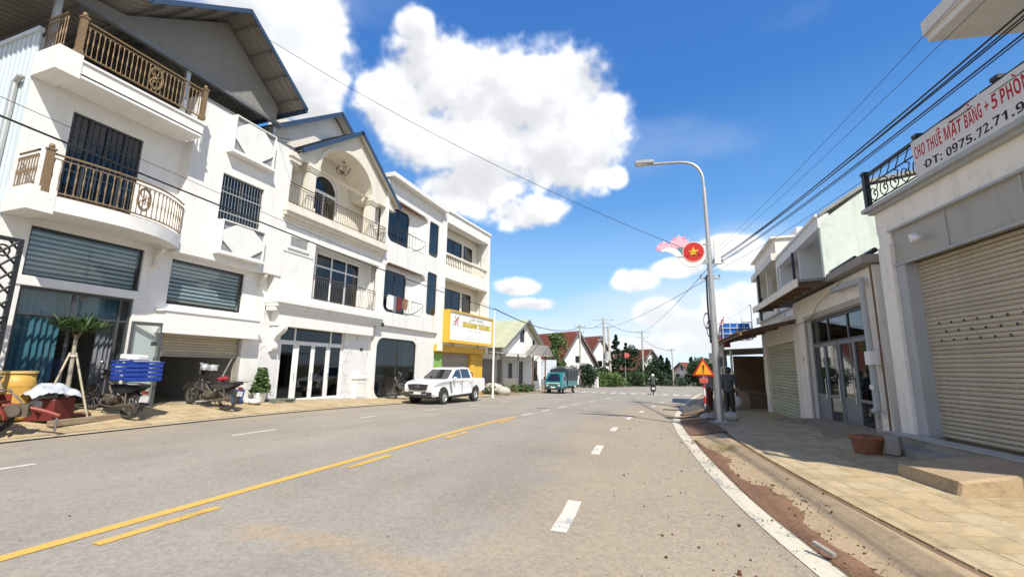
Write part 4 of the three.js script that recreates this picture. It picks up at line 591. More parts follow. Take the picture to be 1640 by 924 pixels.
// ---------------- low house with grey folding door
{
  const H = rightAt('grey_door_house', 'low white rendered house with grey glazed folding door and lean-to roof', 'house', 4.104, -.224, -12.54, -1.5); H.scale.setScalar(1.14);
  const box = (n, a, m = M.oldWhite) => P(H, n, mg(a), m);
  box('front_wall', [wall(-4.5, 1.0, -.4, 3.62, -.2, 0, [[-3.28, .4, .2, 2.98]]), bx(-4.5, -4.3, -.4, 3.62, -5, -.2)]); box('wall_return', [bx(.8, 1.0, -.4, 3.62, -5, -.2), bx(-4.5, 1, -.4, 3.6, -5.2, -5)]); box('floor_slab', [bx(-4.3, .8, -.2, .19, -5, -.01)], M.concrete); box('room_wall', [bx(-4.3, .8, .2, 3.4, -3, -2.9)], M.room); box('door_reveal', [wall(-3.42, .54, .1, 3.1, .002, .05, [[-3.28, .4, .1, 2.98]])], M.concLight);
  const f = win(H, 'door_frame', -3.28, .4, .2, 2.98, -.12, { xs: [-3.28, -2.06, -.83, .4], ys: [.2, 2.34, 2.98], fm: M.alu, fw: .08 }); f.children.filter((c) => { c.geometry.computeBoundingBox(); return c.geometry.boundingBox.max.y < 2.5; }).forEach((c) => f.remove(c));
  const grey = mat(.20, .22, .235, { map: T.grime, roughness: .5 });
  for (let i = 0; i < 4; i++) { const x0 = -3.24 + i * .9, x1 = x0 + .88, d = win(H, 'door_leaf', x0, x1, .22, 2.32, -.1 + (i % 2) * .015, { ys: [.22, 1.02, 2.32], fm: grey, gm: M.glassTint, fw: .075 }); P(d, 'kick_panel', bx(x0 + .06, x1 - .06, .28, 1.0, -.115, -.085), grey); P(d, 'pull_handle', bar([x1 - .06, .95, -.04], [x1 - .06, 1.45, -.04], .014, 6), M.chrome); }
  { const r = P(H, 'lean_to_roof', mg([bx(-6.1, -.85, 3.7, 3.76, -5, .55), ...Array.from({ length: 22 }, (_, i) => bx(-6.1 + i * .24, -6.05 + i * .24, 3.76, 3.785, -5, .55))]), M.sheetGrey); r.rotation.x = .06; P(r, 'fascia_board', bx(-6.12, -.84, 3.6, 3.78, .55, .58), M.oldWhite); for (let i = 0; i < 7; i++) P(r, 'rafter', bx(-5.9 + i * .8, -5.84 + i * .8, 3.6, 3.7, .0, .54), M.brownWood); }
  { const r = P(H, 'roof_slab', mg([bx(-.85, 1.1, 3.64, 3.8, -5, .2)]), M.concrete); P(r, 'roof_bundle', mg([taper([-.8, 3.84, .1], [.4, 3.9, .05], .05, .04), taper([-.6, 3.86, .0], [.9, 3.92, -.1], .04, .05)]), M.black); }
  P(H, 'drainpipe', mg([bar([-.8, 3.42, .12], [.72, 3.36, .12], .06, 10), sph(.065, .72, 3.36, .12, 1, 1, 1, 8), bar([.72, 3.36, .12], [.78, .92, .12], .055, 10), bar([.78, .92, .12], [.62, .9, .13], .055, 10)]), M.greyPaint);
  P(H, 'meter_box', mg([bx(.66, .9, 1.75, 2.0, .02, .19), bx(.7, .86, 1.3, 1.38, .17, .185)]), M.trim); P(H, 'mains_cable', tube([[.96, 3.6, .04], [1.0, 2.8, .05], [.97, 2, .04], [1.0, 1.1, .05], [.98, .4, .05]], .018, 30, 6), M.brownWood); { const b = P(H, 'bulb_holder', mg([bar([-3.6, 3.5, .2], [-3.6, 3.2, .2], .006, 5), sph(.05, -3.6, 3.15, .2, 1, 1.2, 1, 8)]), M.aluWhite); b; }
  P(H, 'loose_wire', tube([[-4.4, 2.95, .03], [-2.6, 3.0, .1], [-1.9, 3.3, .08], [-1.0, 3.45, .06], [-.3, 3.55, .1]], .008, 30, 4), M.black); P(H, 'number_plate', bx(-3.95, -3.85, 1.9, 2.02, .002, .01), M.greyPaint);
  rebase(H, -1.5, .1, 0);
  const g = strip(11.4, 19.4, .12, (t) => 2.95 + .25 * Math.sin(t), (t) => 4.15, 10, (x, t, u) => walkR(x, t) - .01 + .14 * sst(0, .9, u) * sst(11.4, 12.4, t) * sst(19.4, 16, t) + .05 * (fbm3(x * 3, t * 3, 3, 3) - .5) * Math.sin(u * PI)); struct('earth_bank', g, M.bed);
}
// ---------------- shop with green shutter and tin lean-to
{
  const H = rightAt('green_shutter_shop', 'low shop with closed pale green roller shutter under a rusty tin awning', 'shop', 3.93, -.224, -17.56, -1.5); H.scale.setScalar(1.14);
  const box = (n, a, m = M.oldWhite) => P(H, n, mg(a), m);
  box('front_wall', [wall(-4.6, .0, -.5, 3.3, -.2, -.02, [[-4.1, -.25, -.1, 2.52]]), bx(-4.6, -4.4, -.5, 3.3, -4, -.2), bx(-4.4, 0, -.5, 3.3, -4.2, -4)]); slats(H, 'shutter_slat', -4.1, -.25, -.1, 2.52, -.12, .1, M.shutterGreen, .02); box('inner_floor', [bx(-4.4, 0, -.5, -.1, -4, -.2)], M.concrete);
  const a = P(H, 'tin_awning', mg([bx(-6.4, .2, 0, .02, 0, 1.75), ...Array.from({ length: 27 }, (_, i) => bx(-6.4 + i * .245, -6.33 + i * .245, .02, .045, 0, 1.75))]), mat(.17, .12, .085, { map: T.dirt, roughness: .8 }), [0, 3.12, -.1], [.22, 0, 0]); P(a, 'awning_beam', mg([bx(-6.4, .2, -.09, -.01, 1.6, 1.68), ...[-6.2, -4, -2, 0].map((x) => bx(x - .03, x + .03, -.08, -.01, 0, 1.6))]), M.brownWood);
  for (const x of [-4.35, -6.2]) P(H, 'awning_post', bar([x, -.2, 1.45], [x, 2.78, 1.45], .045, 8), M.concLight);
  rebase(H, -2.2, -.05, 0);
}
// ---------------- market stalls under dark tin roofs further on
{
  const H = rightAt('market_stall', 'dark open fronted market stall under a tin roof, posts in front', 'stall', 3.65, -.25, -23.6, 0);
  P(H, 'tin_roof', mg([bx(-9, .4, 2.85, 2.88, -3, 1.3), ...Array.from({ length: 32 }, (_, i) => bx(-9 + i * .3, -8.92 + i * .3, 2.88, 2.905, -3, 1.3))]), M.sheetGrey, [0, 0, 0], [.05, 0, 0]); P(H, 'back_wall', mg([bx(-9, .4, -.5, 2.8, -3, -2.85), bx(-9, -8.85, -.5, 2.8, -2.85, 0)]), M.brownWood);
  for (const x of [.2, -2.2, -4.6, -7]) P(H, 'stall_post', bar([x, -.3, 1.1], [x, 2.8, 1.1], .05, 8), M.oldWhite); P(H, 'tarp_valance', drape(-6, -1, 2.1, 2.8, 1.2, 14, .05), mat(.06, .065, .07, { ...DS, roughness: .9 }));
  P(H, 'counter', mg([bx(-6, -1.5, -.4, .7, -.6, .2), bx(-6.1, -1.4, .7, .75, -.7, .3)]), M.brownWood);
  rebase(H, -4, -.3, 0);
  const goods = [['white goods sack propped against the stall counter', M.trim, -.5, 0, 'sack'], ['red plastic bin in front of the market stall', M.redPaint, -1.6, .3, 'bin'], ['dark green plastic crate in front of the market stall', mat(.05, .12, .07), -2.7, .1, 'crate'], ['tan rice sack beside the green crate at the stall', M.kerb, -3.6, .3, 'sack']];
  for (const [lab, m, u, o, k] of goods) single('stall_' + k, k === 'sack' ? sph(.26, 0, .28, 0, 1, 1.15, .75, 10) : k === 'bin' ? mg([tri(new THREE.CylinderGeometry(.2, .16, .5, 12).translate(0, .25, 0)), tri(new THREE.TorusGeometry(.2, .02, 6, 14).rotateX(PI / 2).translate(0, .5, 0))]) : mg([wall(-.25, .25, -.18, .18, 0, .3, [[-.22, .22, -.15, .15]]).rotateX(-PI / 2), bx(-.22, .22, 0, .02, -.15, .15)]), m, lab, k, [2.7 - o * .5, walkR(2.6, 23.6 - u), -23.6 + u], [0, u, 0]);
  // blue tank frame on the roof
  const B = thing('water_tank', 'blue plastic tank in a white cage on the tin awning roof', 'tank', [2.75, 3.0, -23.0], .1); P(B, 'tank_body', ext(rrect(-.55, .55, .05, .75, .08, THREE.Shape), -.4, .4, .05), mat(.02, .14, .5, { roughness: .4 })); for (let i = 0; i < 5; i++) P(B, 'cage_bar', mg([bx(-.6 + i * .3 - .012, -.6 + i * .3 + .012, 0, .82, .41, .435), bx(-.6 + i * .3 - .012, -.6 + i * .3 + .012, 0, .82, -.435, -.41)]), M.aluWhite); for (let j = 0; j < 4; j++) P(B, 'cage_bar', mg([bx(-.62, .62, j * .26, j * .26 + .025, .437, .46), bx(-.62, .62, j * .26, j * .26 + .025, -.46, -.437), bx(-.62, -.595, j * .26, j * .26 + .025, -.437, .437), bx(.595, .62, j * .26, j * .26 + .025, -.437, .437)]), M.aluWhite);
  const L = thing('roof_ladder_rail', 'thin white pipe railing standing above the blue tank', 'railing', [2.9, 3.8, -23.7], .1); P(L, 'rail', mg([bar([-.6, .1, 0], [.7, .95, 0], .02, 6), bar([-.6, -.7, 0], [-.6, .1, 0], .02, 6), bar([.7, -.7, 0], [.7, .95, 0], .02, 6)]), M.aluWhite); P(L, 'rail_bar', mg([bar([-.2, -.7, 0], [-.2, .36, 0], .012, 5), bar([.25, -.7, 0], [.25, .65, 0], .012, 5)]), M.aluWhite);
  // furled parasol
  const U = thing('furled_parasol', 'furled red and white striped parasol standing over the stalls', 'parasol', [2.3, -.1, -25.5]); P(U, 'parasol_pole', bar([0, -.3, 0], [.25, 4.5, 0], .02, 6), M.brownWood); { const a = lathe([[.32, 2.9], [.3, 3.3], [.18, 3.9], [.03, 4.35]], 10), b = lathe([[.325, 3.1], [.312, 3.25]], 10), d = lathe([[.255, 3.55], [.225, 3.7]], 10); P(U, 'parasol_cloth', a, mat(.42, .07, .055, { ...DS, roughness: .9 }), [.18, 0, 0]); P(U, 'parasol_stripe', mg([b, d]), M.trim, [.18, 0, 0]); }
}
// ---------------- two storey white houses behind, with open upper verandas
{
  const H = thing('veranda_house', 'two storey white house with deep open upper veranda and pale green gable wall', 'house', [5, 0, -17.6], -PI / 2);
  const box = (n, a, m = M.white2) => P(H, n, mg(a), m);
  // local x: -distance beyond z=-17.6
  P(H, 'gable_side_wall', (() => { const g = ext(poly([[0, -.5], [5, -.5], [5, 8.4], [1.6, 7.9], [0, 6.75]]), -.1, .1); g.rotateY(PI / 2); return g; })(), M.mint, [-.1, 0, 0]);
  box('veranda_floor', [bx(-6.6, -.2, 4.4, 4.75, -5, .1)]); box('roof_beam', [bx(-6.6, 0, 6.55, 6.95, -.25, .05), bx(-6.6, 0, 6.95, 7.05, -.3, .12)]); box('roof_slab', [bx(-6.6, -.2, 6.75, 6.9, -5, -.25)]); box('rear_wall', [wall(-6.6, -.2, -.5, 6.75, -1.9, -1.75, [[-2.2, -1.2, 4.75, 6.3], [-5.4, -4.2, 4.9, 6.2]])]); box('dividing_wall', [bx(-3.5, -3.35, 4.75, 6.55, -1.75, -.1)]); box('far_wall', [bx(-6.6, -6.4, -.5, 6.55, -1.75, .0)]); box('ground_wall', [bx(-6.4, -.2, -.5, 4.4, -.25, -.05)]); box('inner_wall', [bx(-6.6, -.2, -.5, 6.75, -5, -4.9)], M.room);
  P(H, 'door', mg([bx(-2.2, -1.2, 4.75, 6.3, -1.85, -1.8)]), M.alu); win(H, 'window', -5.4, -4.2, 4.9, 6.2, -1.82, { cols: 2, fm: M.aluWhite }); P(H, 'roof_ridge', ext(poly([[0, 6.95], [1.6, 8.0], [5.2, 8.5], [5.2, 8.6], [1.6, 8.12], [0, 7.07]]), -6.4, .15).rotateY(PI / 2).translate(-.1, 0, 0), M.sheetGrey); P(H, 'downpipe', bar([-3.4, -.3, .12], [-3.4, 6.5, .12], .05, 8), M.black); railing(H, [[-6.2, .0], [-5, .0], [-3.6, .0]], 4.8, 5.5, { m: M.aluWhite, gap: .3, bal: 'slim', mid: false });
  rebase(H, -3.3, -.2, 0);
  const K = thing('veranda_house', 'narrow cream house with roof parapet beyond the pale green gabled house', 'house', [5, 0, -24.4], -PI / 2), kb = (n, a, m = M.cream) => P(K, n, mg(a), m);
  kb('ground_wall', [bx(-6, -.1, -.8, 4.4, -5, -.05)]); kb('veranda_floor', [bx(-6, -.1, 4.4, 4.75, -5, .15)]); for (const q of [bx(-.4, -.1, 4.75, 7.0, -5, .0), bx(-6, -5.7, 4.75, 7.0, -5, .0), bx(-3.2, -3.0, 4.75, 7, -.3, -.05)]) kb('wall_pier', [q]); kb('roof_slab', [bx(-6.1, 0, 7.0, 7.35, -5, .25)]); kb('parapet', [bx(-6, -.1, 7.35, 8.1, -.2, .0), bx(-.3, -.1, 7.35, 8.1, -5, -.2), bx(-6.1, 0, 8.1, 8.2, -5, .2)], M.oldWhite); kb('rear_wall', [wall(-5.7, -.4, 4.75, 7.0, -1.8, -1.65, [[-2.5, -1.2, 5.2, 6.5]])]); win(K, 'window', -2.5, -1.2, 5.2, 6.5, -1.72, { cols: 2 }); kb('shutter_board', [bx(-4.9, -4.5, 5, 5.8, -.02, .04)], M.black); P(K, 'downpipe', bar([-4, 4.4, .2], [-4, 7.1, .2], .07, 8), M.black); kb('rooftop_room', [bx(-5, -1.8, 7.35, 9.1, -4.5, -1.4)], M.white2);
  rebase(K, -3, -.4, 0);
}
// ================================================================ LAMP, POLES, SIGNS, WIRES
{
  const L = thing('street_lamp', 'tall galvanised street lamp with curved arm, lotus and star emblem board', 'street lamp', [1.22, .1, -14.8]);
  P(L, 'base_plate', mg([bx(-.32, .32, -.12, .03, -.32, .32)]), M.concrete); P(L, 'flange', mg([bx(-.16, .16, .03, .05, -.16, .16), ...[[-1, -1], [-1, 1], [1, -1], [1, 1]].map(([a, b]) => cyl(.014, .014, .05, .1, a * .12, b * .12, 6))]), M.galv);
  P(L, 'pole', mg([taper([0, .05, 0], [-.02, 5.2, 0], .095, .07, 14), taper([-.02, 5.2, 0], [-.05, 7.3, 0], .07, .055, 12)]), M.galv);
  P(L, 'arm', tube([[-.05, 7.28, 0], [-.09, 7.75, 0], [-.28, 8.08, 0], [-.62, 8.24, 0], [-1.1, 8.29, 0], [-1.6, 8.33, 0]], .045, 30, 10), M.galv);
  const h = P(L, 'lamp_head', (() => { const s = new THREE.Shape(); s.moveTo(-2.16, 8.36); s.lineTo(-1.55, 8.33); s.quadraticCurveTo(-1.5, 8.42, -1.6, 8.46); s.lineTo(-2.1, 8.5); s.quadraticCurveTo(-2.2, 8.45, -2.16, 8.36); return ext(s, -.13, .13, .03); })(), M.galv); P(h, 'lens', bx(-2.1, -1.78, 8.325, 8.35, -.1, .1), mat(.7, .7, .66, { roughness: .3 }));
  // emblem board: white wave, two lotus flowers, red disc with star; a real thin board on brackets
  const E = new THREE.Group(); E.name = 'emblem_board'; E.position.set(-.02, 5.08, .09); L.add(E);
  const w = new THREE.Shape(); w.moveTo(-.12, -.12); w.bezierCurveTo(-.25, -.45, -.62, -.5, -.85, -.2); w.bezierCurveTo(-1.0, .02, -1.15, .17, -1.44, .16); w.bezierCurveTo(-1.3, .34, -1.0, .34, -.86, .1); w.bezierCurveTo(-.75, -.05, -.7, -.2, -.5, -.22); w.lineTo(-.12, -.02); w.closePath();
  P(E, 'wave_board', ext(w, -.02, .02, .004, 16), M.trim);
  P(E, 'red_disc', tri(new THREE.CylinderGeometry(.31, .31, .05, 28).rotateX(PI / 2).translate(-.46, .08, 0)), mat(.58, .025, .018, { roughness: .4 })); P(E, 'disc_rim', tri(new THREE.TorusGeometry(.315, .022, 6, 28).translate(-.46, .08, .01)), mat(.75, .5, .45));
  const st = []; for (let i = 0; i < 10; i++) { const a = PI / 2 + i * PI / 5, r = i % 2 ? .07 : .175; st.push([-.46 + r * Math.cos(a), .08 + r * Math.sin(a)]); } P(E, 'star', ext(poly(st), .026, .036), mat(.85, .5, .02, { roughness: .4 }));
  const pet = new THREE.Shape(); pet.moveTo(0, 0); pet.bezierCurveTo(.1, .06, .09, .18, 0, .27); pet.bezierCurveTo(-.09, .18, -.1, .06, 0, 0); const pg = ext(pet, -.012, .012, .003, 6), pk = [mat(.80, .30, .42, { roughness: .5 }), mat(.84, .46, .54, { roughness: .5 })];
  for (const [x, y, s] of [[-.86, .25, 1.6], [-1.33, .2, 1.2]]) for (let i = 0; i < 7; i++) { const o = P(E, 'lotus_petal', pg, pk[i % 2], [x, y, .004 * (i % 2)], [0, 0, (i - 3) * -.42]); o.scale.setScalar(s * (1 - .05 * Math.abs(i - 3))); }
  P(E, 'lotus_stem', mg([tube([[-.84, .32, 0], [-.78, .15, 0], [-.72, .02, 0]], .022, 8, 5), tube([[-1.27, .27, 0], [-1.05, .26, 0], [-.9, .16, 0]], .018, 8, 5), tube([[-.95, .3, 0], [-.84, .16, 0], [-.76, .0, 0]], .025, 8, 5)]), mat(.04, .25, .16));
  P(E, 'bracket', mg([bx(-.18, .06, -.24, -.2, -.09, -.03), bx(-.18, .06, .3, .34, -.09, -.03), bx(-.1, -.06, -.3, .42, -.06, -.02)]), M.galv);
  P(L, 'junction_box', mg([bx(.12, .3, 4.75, 5.45, -.08, .08), bx(.05, .12, 4.9, 4.95, -.03, .03)]), M.trim);
}
function pole(name, label, pos, h, r0, r1, arms, m = M.concLight, grp) { const o = thing(name, label, 'pole', pos, 0, grp); P(o, 'shaft', taper([0, -.3, 0], [0, h, 0], r0, r1, 10), m); for (const [y, w, t] of arms) { P(o, 'cross_arm', bx(-w / 2, w / 2, y - .05, y + .05, -.05, .05), M.galv, [0, 0, 0], [0, t || 0, 0]); for (const k of [-.45, -.15, .15, .45]) P(o, 'insulator', lathe([[.0, 0], [.04, .02], [.03, .07], [.05, .1], [.0, .14]], 7), M.brownWood, [k * w * Math.cos(t || 0), y + .05, -k * w * Math.sin(t || 0)]); } return o; }
{
  const U = pole('utility_pole', 'concrete utility pole with coiled cables standing behind the street lamp', [1.95, -.25, -24.4], 7.6, .17, .11, [[7.3, 1.4, .2], [6.5, 1.0, .2]]);
  P(U, 'cable_coil', mg([tri(new THREE.TorusGeometry(.28, .03, 6, 20).scale(.55, 1.5, 1).translate(-.16, 3.9, .15)), tri(new THREE.TorusGeometry(.24, .025, 6, 20).scale(.55, 1.6, 1).translate(-.3, 4.3, .15))]), M.black); P(U, 'service_cable', mg([tube([[-.18, 6.6, .12], [-.2, 5, .14], [-.17, 3.2, .14]], .05, 12, 6)]), M.black); P(U, 'meter_box', bx(-.3, -.08, 2.2, 2.7, .12, .3), M.trim); P(U, 'meter_box', bx(.08, .3, 2.5, 3.2, .12, .3), M.trim);
  pole('lamp_pole', 'slim white post at the kerb behind the parked white pickup', [-10.85, -.28, -26.7], 5.55, .075, .05, [], M.trim);
  pole('utility_pole', 'pale concrete pole behind the teal truck with two cross arms', [-12.4, -.95, -63], 8.7, .17, .11, [[8.4, 1.6], [7.6, 1.2]], M.concLight);
  { const o = pole('utility_pole', 'double utility pole with stacked cross arms beside the red roofed house', [-10.6, -1.1, -74], 11, .26, .16, [[10.6, 3.2, .2], [9.4, 2.6, .2], [7.4, 2.2, .2]], M.concLight); P(o, 'second_shaft', taper([1.0, -.3, 0], [.7, 9.6, 0], .22, .15, 10), M.concLight); P(o, 'transformer', mg([cyl(.4, .4, 4.2, 5.3, .5, .5, 12), cyl(.3, .35, 5.3, 5.5, .5, .5, 12), bx(-.2, 1.2, 4.0, 4.2, .1, .9)]), M.greyPaint); }
  pole('sign_pole', 'thin grey post carrying a round red road sign near the far trees', [-7.6, -1.2, -77], 5.6, .08, .06, [], M.galv).add((() => { const m = new THREE.Mesh(mg([tri(new THREE.CylinderGeometry(.42, .42, .05, 20).rotateX(PI / 2).translate(.3, 5.1, .1))]), mat(.6, .12, .1)); m.name = 'sign_disc'; m.castShadow = true; return m; })());
  pole('utility_pole', 'tall concrete utility pole in front of the far red tiled house', [-4.9, -1.25, -79.4], 9.4, .18, .12, [[9.1, 2.6, .4], [8.2, 2.2, .4]], M.concLight);
  pole('utility_pole', 'thin far utility pole beside the row of dark conifers', [-.2, -1.3, -83.3], 6.6, .12, .09, [[6.3, 1.4, .5]], M.concLight);
  // wires: each a sagging cable
  const wire = (label, pts, r, grp) => single('overhead_cable', tube(pts, r, 50, 5), M.black, label, 'cable', undefined, undefined, grp);
  const sag = (a, b, s, n = 6) => Array.from({ length: n + 1 }, (_, i) => { const k = i / n; return [lerp(a[0], b[0], k), lerp(a[1], b[1], k) - s * 4 * k * (1 - k), lerp(a[2], b[2], k)]; });
  wire('thick black cable sagging along the white house fronts', sag([-11.6, 6.7, 6], [-10.85, 5.3, -26.7], .35), .022);
  wire('thin cable running just above the thick cable past the house fronts', sag([-12.2, 7.35, 6], [-10.85, 5.42, -26.7], .3), .007);
  wire('cable strung from the white kerb post to the far concrete pole', sag([-10.85, 5.35, -26.7], [-12.4, 7.4, -63], .9), .035);
  wire('thin wire crossing the sky from the steel roof to the street lamp', sag([-13.2, 13.1, -10.4], [1.15, 5.05, -14.75], .45), .009);
  const e = [2.0, 6.9, -24.3];
  [[4.1, 6.05, .016, .05, 'thickest black cable of the bundle above the right pavement'], [4.13, 5.99, .013, 0, 'cable lashed just under the thickest cable of the bundle'], [4.2, 5.92, .012, .1, 'cable of the bundle running third from its top'], [4.22, 5.78, .014, -.1, 'second thickest cable, running below the main bundle'], [4.18, 5.70, .010, -.16, 'medium cable running close below the second thickest one'], [4.25, 5.2, .007, -.4, 'lowest cable, passing nearest the iron balcony rail'], [3.9, 6.6, .005, .35, 'thin wire just above the thick cable bundle'], [3.7, 6.95, .005, .45, 'thin wire well above the bundle, highest over the right pavement']].forEach(([x, y, r, dy, lab]) => wire(lab, sag([e[0] + (x - 4.1) * .3, e[1] + dy, e[2]], [x + 1.95, y + .55, 4], .5), r, 'cables above the right pavement'));
  for (const [a, b, r, lab] of [[[-12.4, 7.4, -63], [-10.6, 9.2, -74], .03, 'cable from the pole behind the truck to the double pole'], [[-10.6, 9.3, -74], [-4.9, 7.8, -79.4], .03, 'cable from the double pole to the tall pole before the red house'], [[-4.9, 7.9, -79.4], [2, 6.9, -24.3], .016, 'long cable from the tall far pole to the pole behind the lamp'], [[-10.6, 8.2, -74], [2, 6.3, -24.3], .016, 'long cable from the double pole across to the pole behind the lamp'], [[-4.9, 6.8, -79.4], [-.2, 4.9, -83.3], .03, 'cable from the tall far pole to the thin pole by the conifers']]) wire(lab, sag(a, b, .5), r, 'cables between the far poles');
}
{ // warning sign
  const S = thing('warning_sign', 'orange triangular warning sign with exclamation mark on a red and white post', 'road sign', [.98, -.06, -17.6]); S.scale.setScalar(.9);
  for (let i = 0; i < 6; i++) P(S, 'post_band', cyl(.035, .035, i * .3 - .05, i * .3 + .25, 0, 0, 10), i % 2 ? M.trim : mat(.5, .03, .025)); 
  const t = new THREE.Shape(); t.moveTo(-.42, 0); t.lineTo(.42, 0); t.lineTo(0, .72); t.closePath(); P(S, 'sign_rim', ext(t, -.012, .012, .01), mat(.55, .03, .02), [0, 1.63, .06]);
  P(S, 'sign_face', ext(poly([[-.31, .06], [.31, .06], [0, .59]]), 0, .006), mat(.85, .36, .02, { roughness: .4 }), [0, 1.63, .076]); P(S, 'exclamation_mark', mg([ext(poly([[-.035, .42], [.035, .42], [.02, .2], [-.02, .2]]), 0, .004), tri(new THREE.CylinderGeometry(.03, .03, .004, 10).rotateX(PI / 2).translate(0, .14, .002))]), M.black, [0, 1.63, .083]);
  P(S, 'lower_plate', bx(-.16, .16, 1.36, 1.56, .05, .062), mat(.5, .1, .07));
  // works clutter at the kerb corner
  single('sand_sack', sph(.22, 0, .1, 0, 1.3, .6, .9, 12), M.concLight, 'pale sand sack lying at the foot of the street lamp', 'sack', [.95, .06, -15.7], [0, .5, 0]);
  single('sand_sack', sph(.2, 0, .12, 0, 1.2, .8, .9, 12), M.concLight, 'white sack slumped behind the street lamp base', 'sack', [1.65, .05, -16.1], [0, -.4, 0]);
  single('timber_plank', bx(-.9, .9, 0, .05, -.09, .09), M.kerb, 'pale timber plank lying along the kerb before the warning sign', 'plank', [.75, .16, -18.6], [0, 1.25, .04]); single('timber_plank', bx(-.7, .7, 0, .05, -.08, .08), M.brownWood, 'dark timber plank leaning on the kerb corner', 'plank', [.62, .17, -17.0], [0, .9, .12]);
  single('steel_trough', mg([wall(-.6, .6, -.3, .3, 0, .25, [[-.57, .57, -.27, .27]]).rotateX(-PI / 2), bx(-.57, .57, 0, .02, -.27, .27)]), M.steel, 'grey metal mortar trough on the ground by the warning sign', 'trough', [.7, .05, -18.0], [0, 1.2, 0]);
  single('loose_cable', tube([[-.35, .02, -16.3], [.1, .06, -16.0], [.5, .12, -15.9], [.8, .15, -15.6], [1.1, .14, -15.2]], .018, 30, 5), M.black, 'black cable trailing from the lamp base over the edge line', 'cable'); single('loose_cable', tube([[-.5, .02, -19.6], [0, .05, -19.2], [.45, .1, -18.7], [.7, .2, -18.2]], .02, 30, 5), M.black, 'black cable end sticking out by the mortar trough', 'cable');
  // straw tuft
  const rr = rng(12), L = []; for (let i = 0; i < 90; i++) { const a = rr() * 6.28, d = rr() * .28, l = .1 + rr() * .22, b = rr() * 6.28; L.push(taper([Math.cos(a) * d, .0, Math.sin(a) * d * 1.3], [Math.cos(a) * d + Math.cos(b) * l, .03 + rr() * .09, Math.sin(a) * d * 1.3 + Math.sin(b) * l], .004, .001, 3)); } single('straw_heap', mg(L), mat(.34, .27, .13, { roughness: 1 }), 'heap of dry straw lying on the sloping kerb', 'straw', [.86, .09, -10.1]);
  for (const [lab, x, t, a, l] of [['broken pale concrete piece on the gutter soil', 1.16, 4.9, .6, .1]]) single('concrete_shard', bx(-l, l, 0, .025, -.02, .02), M.concrete, lab, 'rubble', [x, .075, -t], [.1, PI / 2 + a, .1]);
}
// ================================================================ FURTHER HOUSES
{ // white gabled cottage with pale green tin roof
  const H = thing('gabled_cottage', 'white cottage with pale green tin roof, street gable and tin porch', 'house', [-14.5, 0, -35], PI / 2 - rad(8));
  const box = (n, a, m = M.white2) => P(H, n, mg(a), m);
  const gw = poly([[2.2, -.9], [10.4, -.9], [10.4, 3.6], [6.5, 6.05], [2.2, 3.6]]); for (const h of [[5.5, 6.5, 4.0, 5.3], [8.3, 8.9, 3.2, 4.4], [3.2, 4.0, -.6, 2.0], [5.0, 6.2, -.6, 2.2], [8.6, 9.6, .3, 2.3]]) gw.holes.push(rrect(...h, 0)); box('gable_wall', [ext(gw, -.2, 0)]);
  box('side_wall', [bx(2.2, 2.4, -.9, 3.6, -9, -.2), bx(10.2, 10.4, -.9, 3.6, -9, -.2), bx(2.2, 10.4, -.9, 3.6, -9.2, -9)], M.concLight); box('room_wall', [bx(2.4, 10.2, -.9, 3.6, -3, -2.9)], M.room);
  for (const [a, b, c, d] of [[5.5, 6.5, 4.0, 5.3], [8.3, 8.9, 3.2, 4.4], [8.6, 9.6, .3, 2.3]]) win(H, 'window', a, b, c, d, -.1, { cols: 2, fm: M.aluBlack }); P(H, 'door', bx(5, 6.2, -.6, 2.2, -.12, -.08), M.aluBlack); P(H, 'door', bx(3.2, 4, -.6, 2, -.12, -.08), M.aluBlack);
  const pr = (x0, y0, x1, y1, sg) => { const len = Math.hypot(x1 - x0, y1 - y0), o = P(H, 'roof_slope', mg([bx(0, len, 0, .04, -9.4, .5), ...Array.from({ length: 32 }, (_, i) => bx(0, len, .04, .07, -9.4 + i * .31, -9.34 + i * .31))]), mat(.50, .52, .36, { map: T.grime, roughness: .5 }), [x0, y0, 0], [0, 0, Math.atan2(y1 - y0, x1 - x0)]); o.scale.y = sg; P(o, 'barge_board', bx(0, len, -.16, .04, .502, .54), M.steel); };
  pr(1.6, 3.3, 6.5, 6.2, 1); pr(11.1, 3.2, 6.5, 6.2, -1);
  const po = P(H, 'porch_roof', mg([bx(-2.4, 7.6, 2.72, 2.77, .004, 2.0)]), mat(.52, .49, .44, { map: T.grime }), [0, .1, 0], [.06, 0, 0]); P(po, 'porch_gable', ext(poly([[5.6, 2.77], [8.6, 2.77], [7.1, 3.75]]), .3, 2.0), M.sheetGrey); for (const x of [-2.2, 1.6, 4.6, 7.4]) P(H, 'porch_post', bar([x, -.9, 1.8], [x, 2.8, 1.8], .07, 8), x > 2 ? M.brownWood : M.steel);
  box('grey_lean_to', [bx(-2.4, 2.2, -.9, 2.7, -2.4, -.2)], M.sheetGrey); box('tin_fence', [bx(-1.4, 1.0, -.9, .75, 2.05, 2.1), ...Array.from({ length: 12 }, (_, i) => bx(-1.35 + i * .2, -1.28 + i * .2, -.85, .72, 2.1, 2.125))], M.sheetGrey);
  rebase(H, 6, -.6, 0);
}
